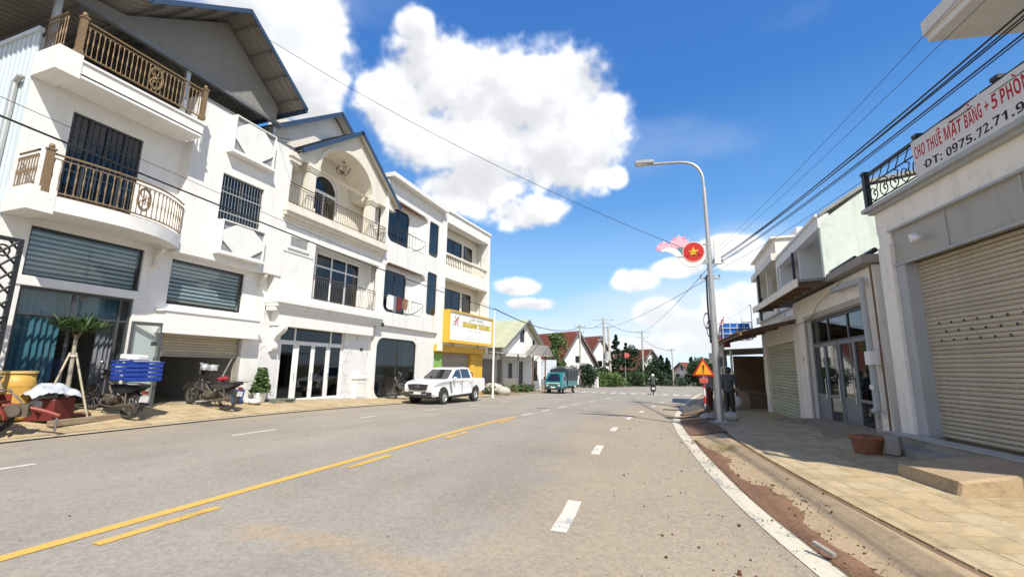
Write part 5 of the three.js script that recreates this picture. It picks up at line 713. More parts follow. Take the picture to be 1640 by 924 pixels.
function redHouse(label, x, z, turn, w, d, eave, ridge, base) {
  const H = thing('red_roof_house', label, 'house', [x, base, z], turn), L = [];
  const gw = poly([[-w / 2, 0], [w / 2, 0], [w / 2, eave], [0, ridge], [-w / 2, eave]]); gw.holes.push(rrect(-.5, .6, eave + .2, eave + 1.3, 0), rrect(-w * .32, -w * .12, .9, 2.2, 0), rrect(w * .1, w * .32, .2, 2.3, 0));
  P(H, 'gable_wall', ext(gw, -.2, 0), M.white2); P(H, 'side_wall', mg([bx(-w / 2, -w / 2 + .2, 0, eave, -d, -.2)]), M.white2); P(H, 'side_wall', mg([bx(w / 2 - .2, w / 2, 0, eave, -d, -.2)]), M.white2); P(H, 'rear_wall', bx(-w / 2, w / 2, 0, eave, -d - .2, -d), M.white2); P(H, 'inner_wall', bx(-w / 2 + .2, w / 2 - .2, 0, eave, -2, -1.9), M.room);
  win(H, 'window', -.5, .6, eave + .2, eave + 1.3, -.1, { cols: 2, rows: 2, fm: M.aluBlack }); win(H, 'window', -w * .32, -w * .12, .9, 2.2, -.1, { cols: 2, fm: M.aluBlack }); P(H, 'door', bx(w * .1, w * .32, .2, 2.3, -.12, -.08), M.brownWood);
  for (const s of [-1, 1]) { const x0 = s * (w / 2 + .6), len = Math.hypot(w / 2 + .6, ridge - eave + .5), an = Math.atan2(ridge - eave + .5, -s * (w / 2 + .6)), o = P(H, 'roof_slope', mg([bx(0, len, 0, .06, -d - .6, .6), ...Array.from({ length: Math.floor(len / .36) }, (_, i) => bx(i * .36, i * .36 + .06, .06, .1, -d - .6, .6))]), M.redTile, [x0, eave - .5, 0], [0, 0, an]); if (s > 0) o.scale.y = -1; P(o, 'barge_board', bx(0, len, -.2, .06, .602, .66), M.steel); }
  return H;
}
M.redTile = mat(.21, .06, .036, { map: T.grime, roughness: .7 });
redHouse('white house with steep red tiled roof, its gable nearest the pale green cottage', -14.6, -72, rad(55), 8, 11, 3.4, 8.7, -1.1);
redHouse('white house with red tiled roof behind the double utility pole', -13.0, -85, rad(52), 9, 10, 3.0, 8.9, -1.2);
{ const o = redHouse('red tiled house half hidden by the far dark trees', -4.4, -94, rad(48), 7.5, 9, 3.0, 6.9, -1.3); o; }
redHouse('small far house with low red roof beside the row of conifers', 1.6, -104, rad(-55), 7, 8, 2.8, 4.6, -1.4);
single('blue_sign_board', mg([bx(-1.3, 1.3, 1.0, 3.1, -.06, .06), bar([-1.1, -.6, 0], [-1.1, 1.1, 0], .05), bar([1.1, -.6, 0], [1.1, 1.1, 0], .05)]), mat(.55, .62, .72, { map: T.grime }), 'pale blue and white hoarding between the cottage and the teal truck', 'hoarding', [-13.4, -.6, -48], [0, rad(25), 0]);
{ const B = thing('garden_wall', 'low white garden wall with pickets along the far side of the junction', 'wall', [-11.9, -1.0, -64.5], rad(30)); P(B, 'wall_base', bx(-1.5, 1.5, 0, .4, -.1, .1), M.concLight); for (let i = 0; i < 9; i++) P(B, 'picket', bx(-1.4 + i * .34, -1.3 + i * .34, .4, 1.2, -.03, .03), M.trim); P(B, 'gate_post', bx(1.5, 1.8, 0, 1.5, -.2, .2), M.white2); P(B, 'gate_post', bx(-1.8, -1.5, 0, 1.5, -.2, .2), M.white2); }

// ================================================================ TREES AND PLANTS
const leafQuad = (() => { const g = new THREE.BufferGeometry(); g.setAttribute('position', new THREE.Float32BufferAttribute([-.5, 0, 0, 0, .05, .5, .5, 0, 0, 0, .05, -.5], 3)); g.setIndex([0, 1, 2, 0, 2, 3]); g.computeVertexNormals(); return g; })();
const leafMat = [[.035, .075, .022], [.05, .10, .028], [.022, .05, .02], [.075, .13, .035], [.10, .16, .04]].map(([r, g, b]) => mat(r, g, b, { phys: true, roughness: .7, transmission: .0, ...DS }));
function leaves(n, size, place, seed) { // one mesh of many leaf faces
  const rr = rng(seed), pos = [], nor = [], e = new THREE.Euler(), v = new THREE.Vector3(), q = new THREE.Quaternion(), c = [[-.5, 0, 0], [0, .08, .42], [.5, 0, 0], [0, .08, -.42]], ix = [0, 1, 2, 0, 2, 3];
  for (let i = 0; i < n; i++) { const p = place(rr, i); if (!p) continue; q.setFromEuler(e.set((rr() - .5) * 2.2, rr() * 6.28, (rr() - .5) * 2.2)); const s = size * (.55 + rr() * .9), w = c.map((k) => v.set(...k).multiplyScalar(s).applyQuaternion(q).add(p).clone()), nn = new THREE.Vector3(0, 1, 0).applyQuaternion(q); for (const k of ix) { pos.push(w[k].x, w[k].y, w[k].z); nor.push(nn.x, nn.y, nn.z); } }
  const g = new THREE.BufferGeometry(); g.setAttribute('position', new THREE.Float32BufferAttribute(pos, 3)); g.setAttribute('normal', new THREE.Float32BufferAttribute(nor, 3)); return tri(g);
}
function conifer(label, x, y, z, h, w, seed, m = 2) {
  const o = thing('conifer_tree', label, 'tree', [x, y, z], 0, 'dark conifers at the far bend'); P(o, 'trunk', taper([0, -.3, 0], [0, h * .9, 0], .16, .03, 7), M.brownWood); const rr = rng(seed), br = Array.from({ length: 46 }, () => { const k = .08 + .9 * rr() ** .9, a = rr() * 6.28; return { k, a, l: w * (1.02 - k) * (.6 + rr() * .6) + .12 }; });
  P(o, 'limbs', mg(br.filter((b, i) => i % 3 === 0).map((b) => taper([0, h * b.k, 0], [Math.cos(b.a) * b.l, h * b.k - .2 * b.l, Math.sin(b.a) * b.l], .03, .01, 4))), M.brownWood).userData.kind = 'stuff';
  P(o, 'crown', leaves(5200, .34, (r) => { const b = br[r() * br.length | 0], u = r() ** .7; return new THREE.Vector3(Math.cos(b.a) * b.l * u + (r() - .5) * .4 * (1.2 - b.k), h * b.k - .2 * b.l * u + (r() - .5) * .35, Math.sin(b.a) * b.l * u + (r() - .5) * .4 * (1.2 - b.k)); }, seed), leafMat[m]); return o;
}
function broadleaf(name, label, x, y, z, h, rx, ry, n, size, seed, m, cat = 'tree') {
  const o = thing(name, label, cat, [x, y, z]), rr = rng(seed), cl = Array.from({ length: 16 }, () => { const a = rr() * 6.28, u = Math.sqrt(rr()), v = rr() * 2 - 1; return [Math.cos(a) * rx * u * Math.sqrt(1 - v * v * .8), h + v * ry, Math.sin(a) * rx * u * Math.sqrt(1 - v * v * .8), .3 + rr() * .45]; });
  P(o, 'trunk', mg([taper([0, -.3, 0], [.05, h * .7, .03], .13, .07, 7)]), M.brownWood); P(o, 'limbs', mg(cl.slice(0, 8).map((c) => taper([.05, h * .6, .03], [c[0] * .8, c[1], c[2] * .8], .05, .015, 5))), M.brownWood);
  P(o, 'crown', leaves(n, size, (r) => { const c = cl[r() * cl.length | 0], a = r() * 6.28, t = Math.acos(2 * r() - 1), d = c[3] * Math.cbrt(r()) * Math.max(rx, ry) * .8; return new THREE.Vector3(c[0] + Math.cos(a) * Math.sin(t) * d, c[1] + Math.cos(t) * d * .8, c[2] + Math.sin(a) * Math.sin(t) * d); }, seed + 1), leafMat[m]); return o;
}
conifer('tall dark conifer beside the double utility pole', -8.9, -1.2, -76, 8.6, 2.6, 21); conifer('broad dark conifer just right of the double utility pole', -7.5, -1.2, -79, 7.2, 3.0, 22); broadleaf('leafy_tree', 'wide dark tree behind the tall far utility pole', -5.2, -1.3, -84, 2.6, 2.6, 2.0, 3000, .3, 90, 2); broadleaf('leafy_tree', 'wide dark tree between the slim conifers and the small far house', -3.2, -1.3, -92, 2.0, 2.0, 1.6, 2400, .32, 91, 2); broadleaf('leafy_tree', 'dark tree mass behind the orange warning sign', 5.6, -1.3, -86, 2.4, 2.8, 2.2, 3000, .32, 92, 0);
[[-3.4, -88, 5.2], [-2.2, -87, 5.6], [-1.1, -88, 5.0], [3.2, -96, 5.4], [4.4, -94, 4.4], [5.6, -92, 5.2], [7.4, -90, 4.8], [-5.4, -86, 4.2]].forEach(([x, z, h], i) => conifer(['slim dark conifer in the row at the far bend', 'dark conifer standing beside the small far red roof'][i > 2 && i < 7 ? 1 : 0], x, -1.3, z, h, 1.5, 30 + i));
broadleaf('round_tree', 'clipped round tree rising in front of the far red tiled house', -6.9, -1.2, -80, 5.9, 1.2, .8, 1500, .24, 51, 2);
broadleaf('leafy_tree', 'olive green tree between the cottage and the first red roof', -14.2, -.8, -56, 4.2, 1.2, 2.2, 2600, .26, 52, 3); broadleaf('leafy_tree', 'dark bushy tree behind the teal truck', -11.9, -.9, -63, 1.7, 1.7, 1.0, 2000, .26, 53, 2); broadleaf('leafy_tree', 'dark tree against the red roofed gable beside the poles', -11.6, -1.1, -73, 2.0, 1.8, 1.2, 2200, .28, 54, 0);
broadleaf('hedge_bush', 'bright green rounded bush at the foot of the conifers', -8.9, -1.1, -71.5, 1.0, 2.4, 1.3, 2600, .24, 55, 4, 'bush'); broadleaf('hedge_bush', 'dark green hedge bush under the far conifers', -5.6, -1.2, -78, .9, 2.6, 1.2, 2200, .24, 56, 0, 'bush'); broadleaf('hedge_bush', 'low dark hedge before the slim far conifers', -1.6, -1.3, -85, .7, 3.4, 1.1, 2200, .26, 57, 2, 'bush'); broadleaf('hedge_bush', 'dark hedge before the small far red roof', 5.6, -1.3, -90, .7, 2.6, 1.0, 2000, .26, 58, 0, 'bush');
for (let i = 0; i < 9; i++) { const t = 30.5 + i * 1.1; broadleaf('verge_shrub', ['low weedy shrub on the verge before the cottage', 'pale flowering weed clump on the verge before the cottage'][i % 3 === 1 ? 1 : 0], kerbL(t) - 1.1 - (i % 2) * .5, roadY(t) + .02, -t, .3, .55, .28, 420, .12, 70 + i, i % 3 === 1 ? 4 : 1, 'shrub').userData.group = 'shrubs along the cottage verge'; }
single('rubble_bag', mg([sph(.6, 0, .4, 0, 1.6, .8, 1, 12), sph(.45, .9, .3, .2, 1.3, .8, 1, 10)]), M.concLight, 'pale heap of filled bags on the verge before the cottage', 'sacks', [-12.6, -.4, -31]);
// staked street tree in front of the balcony house
{
  const o = thing('staked_sapling', 'young street tree with leafy rosette crown held by pale wooden stakes', 'tree', [-14.15, walkL(-14.15, 6.9), -6.9]);
  P(o, 'trunk', taper([0, -.1, 0], [.05, 1.95, .05], .055, .04, 9), mat(.36, .33, .27, { map: T.grime, roughness: .95 }));
  P(o, 'branch', taper([.05, 1.8, .05], [.2, 2.12, -.02], .03, .018, 6), M.brownWood); P(o, 'branch', taper([.05, 1.85, .05], [-.14, 2.15, .12], .03, .018, 6), M.brownWood); P(o, 'branch', taper([.05, 1.9, .05], [.05, 2.2, -.12], .03, .018, 6), M.brownWood);
  for (const [a, x, z] of [[0, .42, -.28], [1, -.45, -.2], [2, .05, .5]]) P(o, 'stake', taper([x, -.08, z], [x * .12, 1.5, z * .12 + .03], .028, .024, 7), M.kerb); P(o, 'tie_rope', tri(new THREE.TorusGeometry(.08, .014, 5, 12).rotateX(PI / 2).translate(.04, 1.42, .04)), M.trim);
  const lf = new THREE.Shape(); lf.moveTo(0, 0); lf.quadraticCurveTo(.045, .14, 0, .36); lf.quadraticCurveTo(-.045, .14, 0, 0); const lg = new THREE.ShapeGeometry(lf, 4); { const p = lg.attributes.position; for (let i = 0; i < p.count; i++) p.setZ(i, -.5 * p.getY(i) ** 2); lg.computeVertexNormals(); } const lt = tri(lg), rr = rng(77);
  for (const [bx0, by0, bz0] of [[.2, 2.12, -.02], [-.14, 2.15, .12], [.05, 2.2, -.12], [.06, 2.05, .1], [-.42, 2.12, -.1], [.46, 2.1, .1], [.1, 2.12, .42], [-.05, 2.1, -.45]]) for (let i = 0; i < 34; i++) { const l = P(o, 'leaf', lt, leafMat[[1, 3, 0, 4][rr() * 4 | 0]], [bx0 + (rr() - .5) * .12, by0 + (rr() - .5) * .16, bz0 + (rr() - .5) * .12]); l.rotation.set(0, 0, 0); l.quaternion.setFromEuler(new THREE.Euler(.75 + rr() * 1.1, rr() * 6.28, 0, 'YXZ')); l.scale.setScalar(.75 + rr() * .55); }
  P(o, 'planting_pit', tri(new THREE.CylinderGeometry(.5, .5, .05, 20).translate(0, .0, 0)), M.soil);
}
// potted shrub, bucket, bags by the marble wall
{
  const o = thing('potted_shrub', 'small leafy shrub in a pot against the marble clad wall', 'plant', [-14.25, walkL(-14.25, 12.55), -12.55]); P(o, 'pot', lathe([[0, 0], [.17, 0], [.22, .3], [.24, .34], [.2, .34], [.19, .28], [0, .28]], 14), M.trim); P(o, 'stem', taper([0, .25, 0], [0, 1.0, 0], .02, .008, 5), M.brownWood); P(o, 'foliage', leaves(700, .13, (r) => { const a = r() * 6.28, u = Math.sqrt(r()), y = r(); return new THREE.Vector3(Math.cos(a) * u * .32 * (1.1 - y * .7), .35 + y * .85, Math.sin(a) * u * .32 * (1.1 - y * .7)); }, 81), leafMat[3]);
  const b = thing('plastic_bucket', 'blue plastic bucket on the pavement beside the garage opening', 'bucket', [-14.2, walkL(-14.2, 11.6), -11.6]); P(b, 'bucket_body', lathe([[0, 0], [.17, 0], [.22, .46], [.2, .46], [.155, .03], [0, .03]], 16), mat(.02, .09, .32, { roughness: .4 })); P(b, 'bucket_rim', tri(new THREE.TorusGeometry(.22, .014, 6, 18).rotateX(PI / 2).translate(0, .46, 0)), mat(.02, .1, .36)); P(b, 'handle', tube([[-.22, .44, 0], [-.12, .56, .06], [.12, .56, .06], [.22, .44, 0]], .008, 14, 5), M.galv);
  single('plastic_sheet', mg([sph(.3, 0, .06, 0, 1.3, .3, .9, 10), sph(.2, .25, .08, .1, 1, .5, 1, 8)]), M.trim, 'crumpled white plastic sheet beside the blue bucket', 'sheet', [-14.1, walkL(-14.1, 12.1), -12.1]);
  single('timber_pallet', mg([bx(-.5, .5, .08, .11, -.3, -.18), bx(-.5, .5, .08, .11, -.05, .07), bx(-.5, .5, .08, .11, .18, .3), bx(-.5, -.42, 0, .08, -.3, .3), bx(.42, .5, 0, .08, -.3, .3)]), mat(.16, .2, .17, { map: T.wood }), 'small weathered pallet lying before the white folding doors', 'pallet', [-14.15, walkL(-14.15, 13.3), -13.35], [0, PI / 2, 0]);
  single('stone_edging', mg([bx(-.9, .9, 0, .12, -.09, .09)]), M.bed, 'low brown edging stone beside the staked sapling', 'edging', [-13.3, walkL(-13.3, 7.1), -7.05], [0, PI / 2 + .25, 0]);
}
// ================================================================ VEHICLES
M.carWhite = mat(.78, .78, .77, { phys: true, roughness: .35, clearcoat: .8, clearcoatRoughness: .08 });
M.carGlass = mat(.012, .015, .017, { phys: true, roughness: .06, clearcoat: 1, clearcoatRoughness: .03 });
M.darkPlastic = mat(.03, .03, .032, { roughness: .6 });
M.lens = mat(.62, .63, .64, { phys: true, roughness: .12, clearcoat: 1 });
const evalr = new Evaluator(); evalr.attributes = ['position', 'normal']; evalr.useGroups = false;
function csg(g, cuts) { const prep = (q) => { q = q.index ? q.toNonIndexed() : q.clone(); q.deleteAttribute('uv'); return new Brush(q); }; let b = prep(g); for (const c of cuts) { const d = prep(c); b.updateMatrixWorld(); d.updateMatrixWorld(); b = evalr.evaluate(b, d, SUBTRACTION); } return b.geometry; }
function warp(g, f) { const p = g.attributes.position, v = new THREE.Vector3(); for (let i = 0; i < p.count; i++) { v.fromBufferAttribute(p, i); f(v); p.setXYZ(i, v.x, v.y, v.z); } g.computeVertexNormals(); return g; }
function wheel(parent, x, y, z, r, w, side, rimM = M.galv, tyreM = M.rubber) {
  const o = P(parent, 'wheel', tri(new THREE.LatheGeometry([[r * .6, -w / 2], [r * .93, -w / 2], [r, -w * .33], [r, w * .33], [r * .93, w / 2], [r * .6, w / 2]].map(([a, b]) => new THREE.Vector2(a, b)), 28).rotateX(PI / 2)), tyreM, [x, y, z]);
  const L = [tri(new THREE.LatheGeometry([[r * .64, -w * .3], [r * .64, w * .42], [r * .58, w * .42], [r * .56, w * .1], [r * .1, w * .12], [.001, w * .12]].map(([a, b]) => new THREE.Vector2(a, b)), 24).rotateX(PI / 2))]; for (let i = 0; i < 6; i++) { const s = bx(.03, r * .6, -.035, .035, w * .14, w * .32); s.rotateZ(i * PI / 3); L.push(s); } L.push(tri(new THREE.CylinderGeometry(r * .14, r * .14, w * .4, 10).rotateX(PI / 2).translate(0, 0, w * .16)));
  const m = P(o, 'rim', mg(L), rimM); if (side < 0) m.rotation.y = PI; P(o, 'hub_void', tri(new THREE.CylinderGeometry(r * .6, r * .6, w * .2, 20).rotateX(PI / 2)), M.black); return o;
}
{ // white double cab pickup, nose to the camera
  const V = thing('pickup_truck', 'white double cab pickup parked at the kerb before the yellow shop', 'pickup', [-11.25, roadY(21.2) + .0, -21.35], -PI / 2 + rad(-3));
  const W = .92, taperZ = (v) => { const k = clamp((v.x - 1.7) / 1.0); v.z *= 1 - .16 * k * k; if (v.y > .95) v.z *= 1 - .10 * (v.y - .95); if (v.y < .55) v.z *= 1 - .12 * (.55 - v.y); };
  const prof = new THREE.Shape(); prof.moveTo(2.5, .38); prof.lineTo(2.66, .5); prof.lineTo(2.7, .78); prof.quadraticCurveTo(2.68, 1.0, 2.5, 1.07); prof.quadraticCurveTo(1.9, 1.19, 1.15, 1.22); prof.lineTo(-1.2, 1.2); prof.lineTo(-2.58, 1.21); prof.lineTo(-2.64, 1.15); prof.lineTo(-2.62, .62); prof.lineTo(-2.4, .5); prof.lineTo(-1.9, .42); prof.lineTo(1.4, .36); prof.closePath();
  let body = ext(prof, -W, W, .07, 8); const bevelled = body; const seg = warp(bevelled, taperZ);
  const cutW = (x) => [new THREE.CylinderGeometry(.46, .46, .62, 24).rotateX(PI / 2).translate(x, .4, .85), new THREE.CylinderGeometry(.46, .46, .62, 24).rotateX(PI / 2).translate(x, .4, -.85)];
  body = csg(seg, [...cutW(1.72), ...cutW(-1.5), new THREE.BoxGeometry(1.24, .9, 1.44).translate(-1.93, 1.22, 0)]);
  P(V, 'body', tri(body), M.carWhite);
  const cabF = (v) => { v.z *= 1 - .30 * clamp((v.y - 1.15) / .65) * .62; };
  const cp = new THREE.Shape(); cp.moveTo(1.32, 1.14); cp.quadraticCurveTo(.95, 1.42, .5, 1.72); cp.quadraticCurveTo(-.2, 1.84, -.95, 1.78); cp.quadraticCurveTo(-1.08, 1.74, -1.12, 1.62); cp.lineTo(-1.3, 1.14); cp.closePath(); P(V, 'cab', warp(ext(cp, -.84, .84, .06, 8), cabF), M.carWhite);
  const sideGlass = (pts, n) => { for (const s of [-1, 1]) P(V, n, warp(ext(poly(pts), s > 0 ? .835 : -.852, s > 0 ? .852 : -.835), cabF), M.carGlass); };
  sideGlass([[1.0, 1.24], [.48, 1.64], [.08, 1.7], [.02, 1.24]], 'front_door_window'); sideGlass([[-.06, 1.24], [0, 1.71], [-.85, 1.7], [-1.0, 1.24]], 'rear_door_window');
  { const g = new THREE.PlaneGeometry(1, 1, 8, 6), p = g.attributes.position; for (let i = 0; i < p.count; i++) { const u = p.getX(i) + .5, v = p.getY(i) + .5, y = lerp(1.24, 1.68, v), z = (u - .5) * 2 * lerp(.74, .62, v); p.setXYZ(i, lerp(1.22, .575, v) + .045 - .06 * (2 * u - 1) ** 2, y, z); } g.computeVertexNormals(); P(V, 'windscreen', tri(g), Object.assign(M.carGlass.clone(), { side: THREE.DoubleSide })); }
  P(V, 'grille', ext((() => { const s = new THREE.Shape(); s.moveTo(-.5, 0); s.quadraticCurveTo(0, -.06, .5, 0); s.lineTo(.58, .24); s.quadraticCurveTo(0, .3, -.58, .24); s.closePath(); return s; })(), 0, .05, .01).rotateY(PI / 2), M.darkPlastic, [2.665, .73, 0]); P(V, 'badge', tri(new THREE.TorusGeometry(.07, .014, 6, 16).scale(1.2, .8, 1).rotateY(PI / 2).translate(2.735, .87, 0)), M.chrome); P(V, 'grille_trim', tube([[2.7, .98, -.56], [2.715, .72, -.46], [2.73, .68, 0], [2.715, .72, .46], [2.7, .98, .56]], .018, 24, 6), M.chrome);
  for (const s of [-1, 1]) { P(V, 'headlight', warp(ext(poly([[2.2, .9], [2.66, .8], [2.64, .97], [2.15, 1.05]]), s > 0 ? .70 : -.795, s > 0 ? .795 : -.70, .02), (v) => { const k = clamp((v.x - 2.1) / .55); v.z *= 1.02 - .02 * k; }), M.lens); P(V, 'fog_lamp', mg([bx(2.6, 2.7, .52, .62, s * .62 - .13, s * .62 + .13)]), M.darkPlastic); P(V, 'mirror', warp(sph(.1, .95, 1.24, s * 1.0, .7, .75, 1.15, 10), () => 0), M.carWhite); P(V, 'door_handle', bx(.08, .24, 1.0, 1.03, s * .905, s * .925), M.chrome); P(V, 'door_handle', bx(-.9, -.74, 1.0, 1.03, s * .905, s * .925), M.chrome); P(V, 'fender_vent', warp(bx(1.08, 1.16, .55, 1.12, s * .895, s * .912), (v) => { v.x += (v.y - .8) * .35; }), M.steel); P(V, 'door_seam', mg([bx(.03, .045, .5, 1.2, s * .9, s * .916), bx(-1.05, -1.035, .72, 1.2, s * .9, s * .916)]), M.steel); P(V, 'side_step', mg([bx(-.95, 1.1, .3, .36, s * .82 - .06, s * .82 + .06)]), M.darkPlastic); P(V, 'tail_light', bx(-2.68, -2.6, .75, 1.1, s * .8 - .08, s * .8 + .08), M.redPaint); }
  P(V, 'bumper', mg([bx(2.58, 2.72, .4, .5, -.72, .72)]), M.darkPlastic); P(V, 'lower_intake', bx(2.66, 2.705, .56, .64, -.46, .46), M.darkPlastic); P(V, 'number_plate', bx(2.71, 2.725, .52, .63, -.2, .2), M.trim); P(V, 'rear_bumper', bx(-2.78, -2.6, .48, .6, -.8, .8), M.galv); P(V, 'sports_bar', tube([[-1.4, 1.2, .68], [-1.5, 1.5, .62], [-1.5, 1.55, 0], [-1.5, 1.5, -.62], [-1.4, 1.2, -.68]], .03, 24, 6), M.darkPlastic); P(V, 'chassis', mg([bx(-2.4, 2.3, .3, .42, -.5, .5), bx(-1.5, -1.44, .34, .42, -.75, .75), bx(1.68, 1.76, .34, .42, -.75, .75)]), M.black);
  for (const [x, s] of [[1.72, 1], [1.72, -1], [-1.5, 1], [-1.5, -1]]) wheel(V, x, .38, s * .78, .385, .25, s);
}
{ // small teal truck with canvas cover
  const V = thing('cargo_truck', 'small teal cab truck with dark canvas covered bed parked at the verge', 'truck', [-9.35, roadY(39) + .0, -39], -PI / 2 + rad(-6)), teal = mat(.012, .165, .175, { phys: true, roughness: .35, clearcoat: .7 });
  const pf2 = new THREE.Shape(); pf2.moveTo(2.1, .45); pf2.lineTo(2.16, .8); pf2.lineTo(2.12, 1.02); pf2.lineTo(1.62, 1.72); pf2.quadraticCurveTo(1.2, 1.82, .72, 1.8); pf2.lineTo(.66, .5); pf2.lineTo(1.0, .45); pf2.closePath();
  const cab = csg(warp(ext(pf2, -.76, .76, .06, 8), (v) => { if (v.y > 1) v.z *= 1 - .14 * (v.y - 1); }), [1, -1].map((s) => new THREE.CylinderGeometry(.33, .33, .5, 20).rotateX(PI / 2).translate(1.35, .3, s * .7))); P(V, 'cab', tri(cab), teal);
  { const g = new THREE.PlaneGeometry(1, 1, 6, 4), p = g.attributes.position; for (let i = 0; i < p.count; i++) { const u = p.getX(i) + .5, v = p.getY(i) + .5; p.setXYZ(i, lerp(2.1, 1.66, v) + .02 - .04 * (2 * u - 1) ** 2, lerp(1.07, 1.66, v), (u - .5) * 2 * lerp(.68, .6, v)); } g.computeVertexNormals(); P(V, 'windscreen', tri(g), Object.assign(M.carGlass.clone(), { side: THREE.DoubleSide })); }
  for (const s of [-1, 1]) { P(V, 'door_window', warp(ext(poly([[1.98, 1.08], [1.6, 1.64], [.85, 1.66], [.85, 1.08]]), s > 0 ? .752 : -.766, s > 0 ? .766 : -.752), (v) => { if (v.y > 1) v.z *= 1 - .14 * (v.y - 1); }), M.carGlass); P(V, 'headlight', sph(.1, 2.13, .72, s * .52, .4, 1, 1.3, 10), M.lens); P(V, 'mirror', mg([bx(1.75, 1.8, 1.15, 1.4, s * .92 - .06, s * .92 + .06), bar([1.75, 1.35, s * .76], [1.78, 1.3, s * .9], .012, 5)]), M.black); }
  P(V, 'front_stripe', bx(2.15, 2.18, .86, .92, -.6, .6), M.trim); P(V, 'number_plate', bx(2.16, 2.18, .5, .62, -.2, .2), M.trim); P(V, 'bumper', bx(2.08, 2.2, .36, .5, -.72, .72), M.darkPlastic);
  P(V, 'cargo_bed', mg([bx(-2.1, .6, .62, .72, -.8, .8), bx(-2.1, .6, .72, 1.1, .77, .8), bx(-2.1, .6, .72, 1.1, -.8, -.77), bx(-2.1, -2.07, .72, 1.1, -.77, .77)]), teal);
  P(V, 'canvas_cover', ext((() => { const s = new THREE.Shape(); s.moveTo(-.82, 1.1); s.lineTo(-.82, 2.0); s.quadraticCurveTo(0, 2.32, .82, 2.0); s.lineTo(.82, 1.1); s.closePath(); return s; })(), -2.1, .62, .02).rotateY(PI / 2), mat(.035, .045, .06, { roughness: .9, map: T.grime })); for (let i = 0; i < 4; i++) P(V, 'cover_hoop', tube([[-2 + i * .82, 1.1, -.84], [-2 + i * .82, 2.02, -.84], [-2 + i * .82, 2.28, 0], [-2 + i * .82, 2.02, .84], [-2 + i * .82, 1.1, .84]], .02, 20, 5), M.steel);
  P(V, 'chassis', mg([bx(-2, 2, .4, .6, -.4, .4)]), M.black); for (const [x, s] of [[1.35, 1], [1.35, -1], [-1.25, 1], [-1.25, -1]]) wheel(V, x, .29, s * .66, .29, .18, s);
}
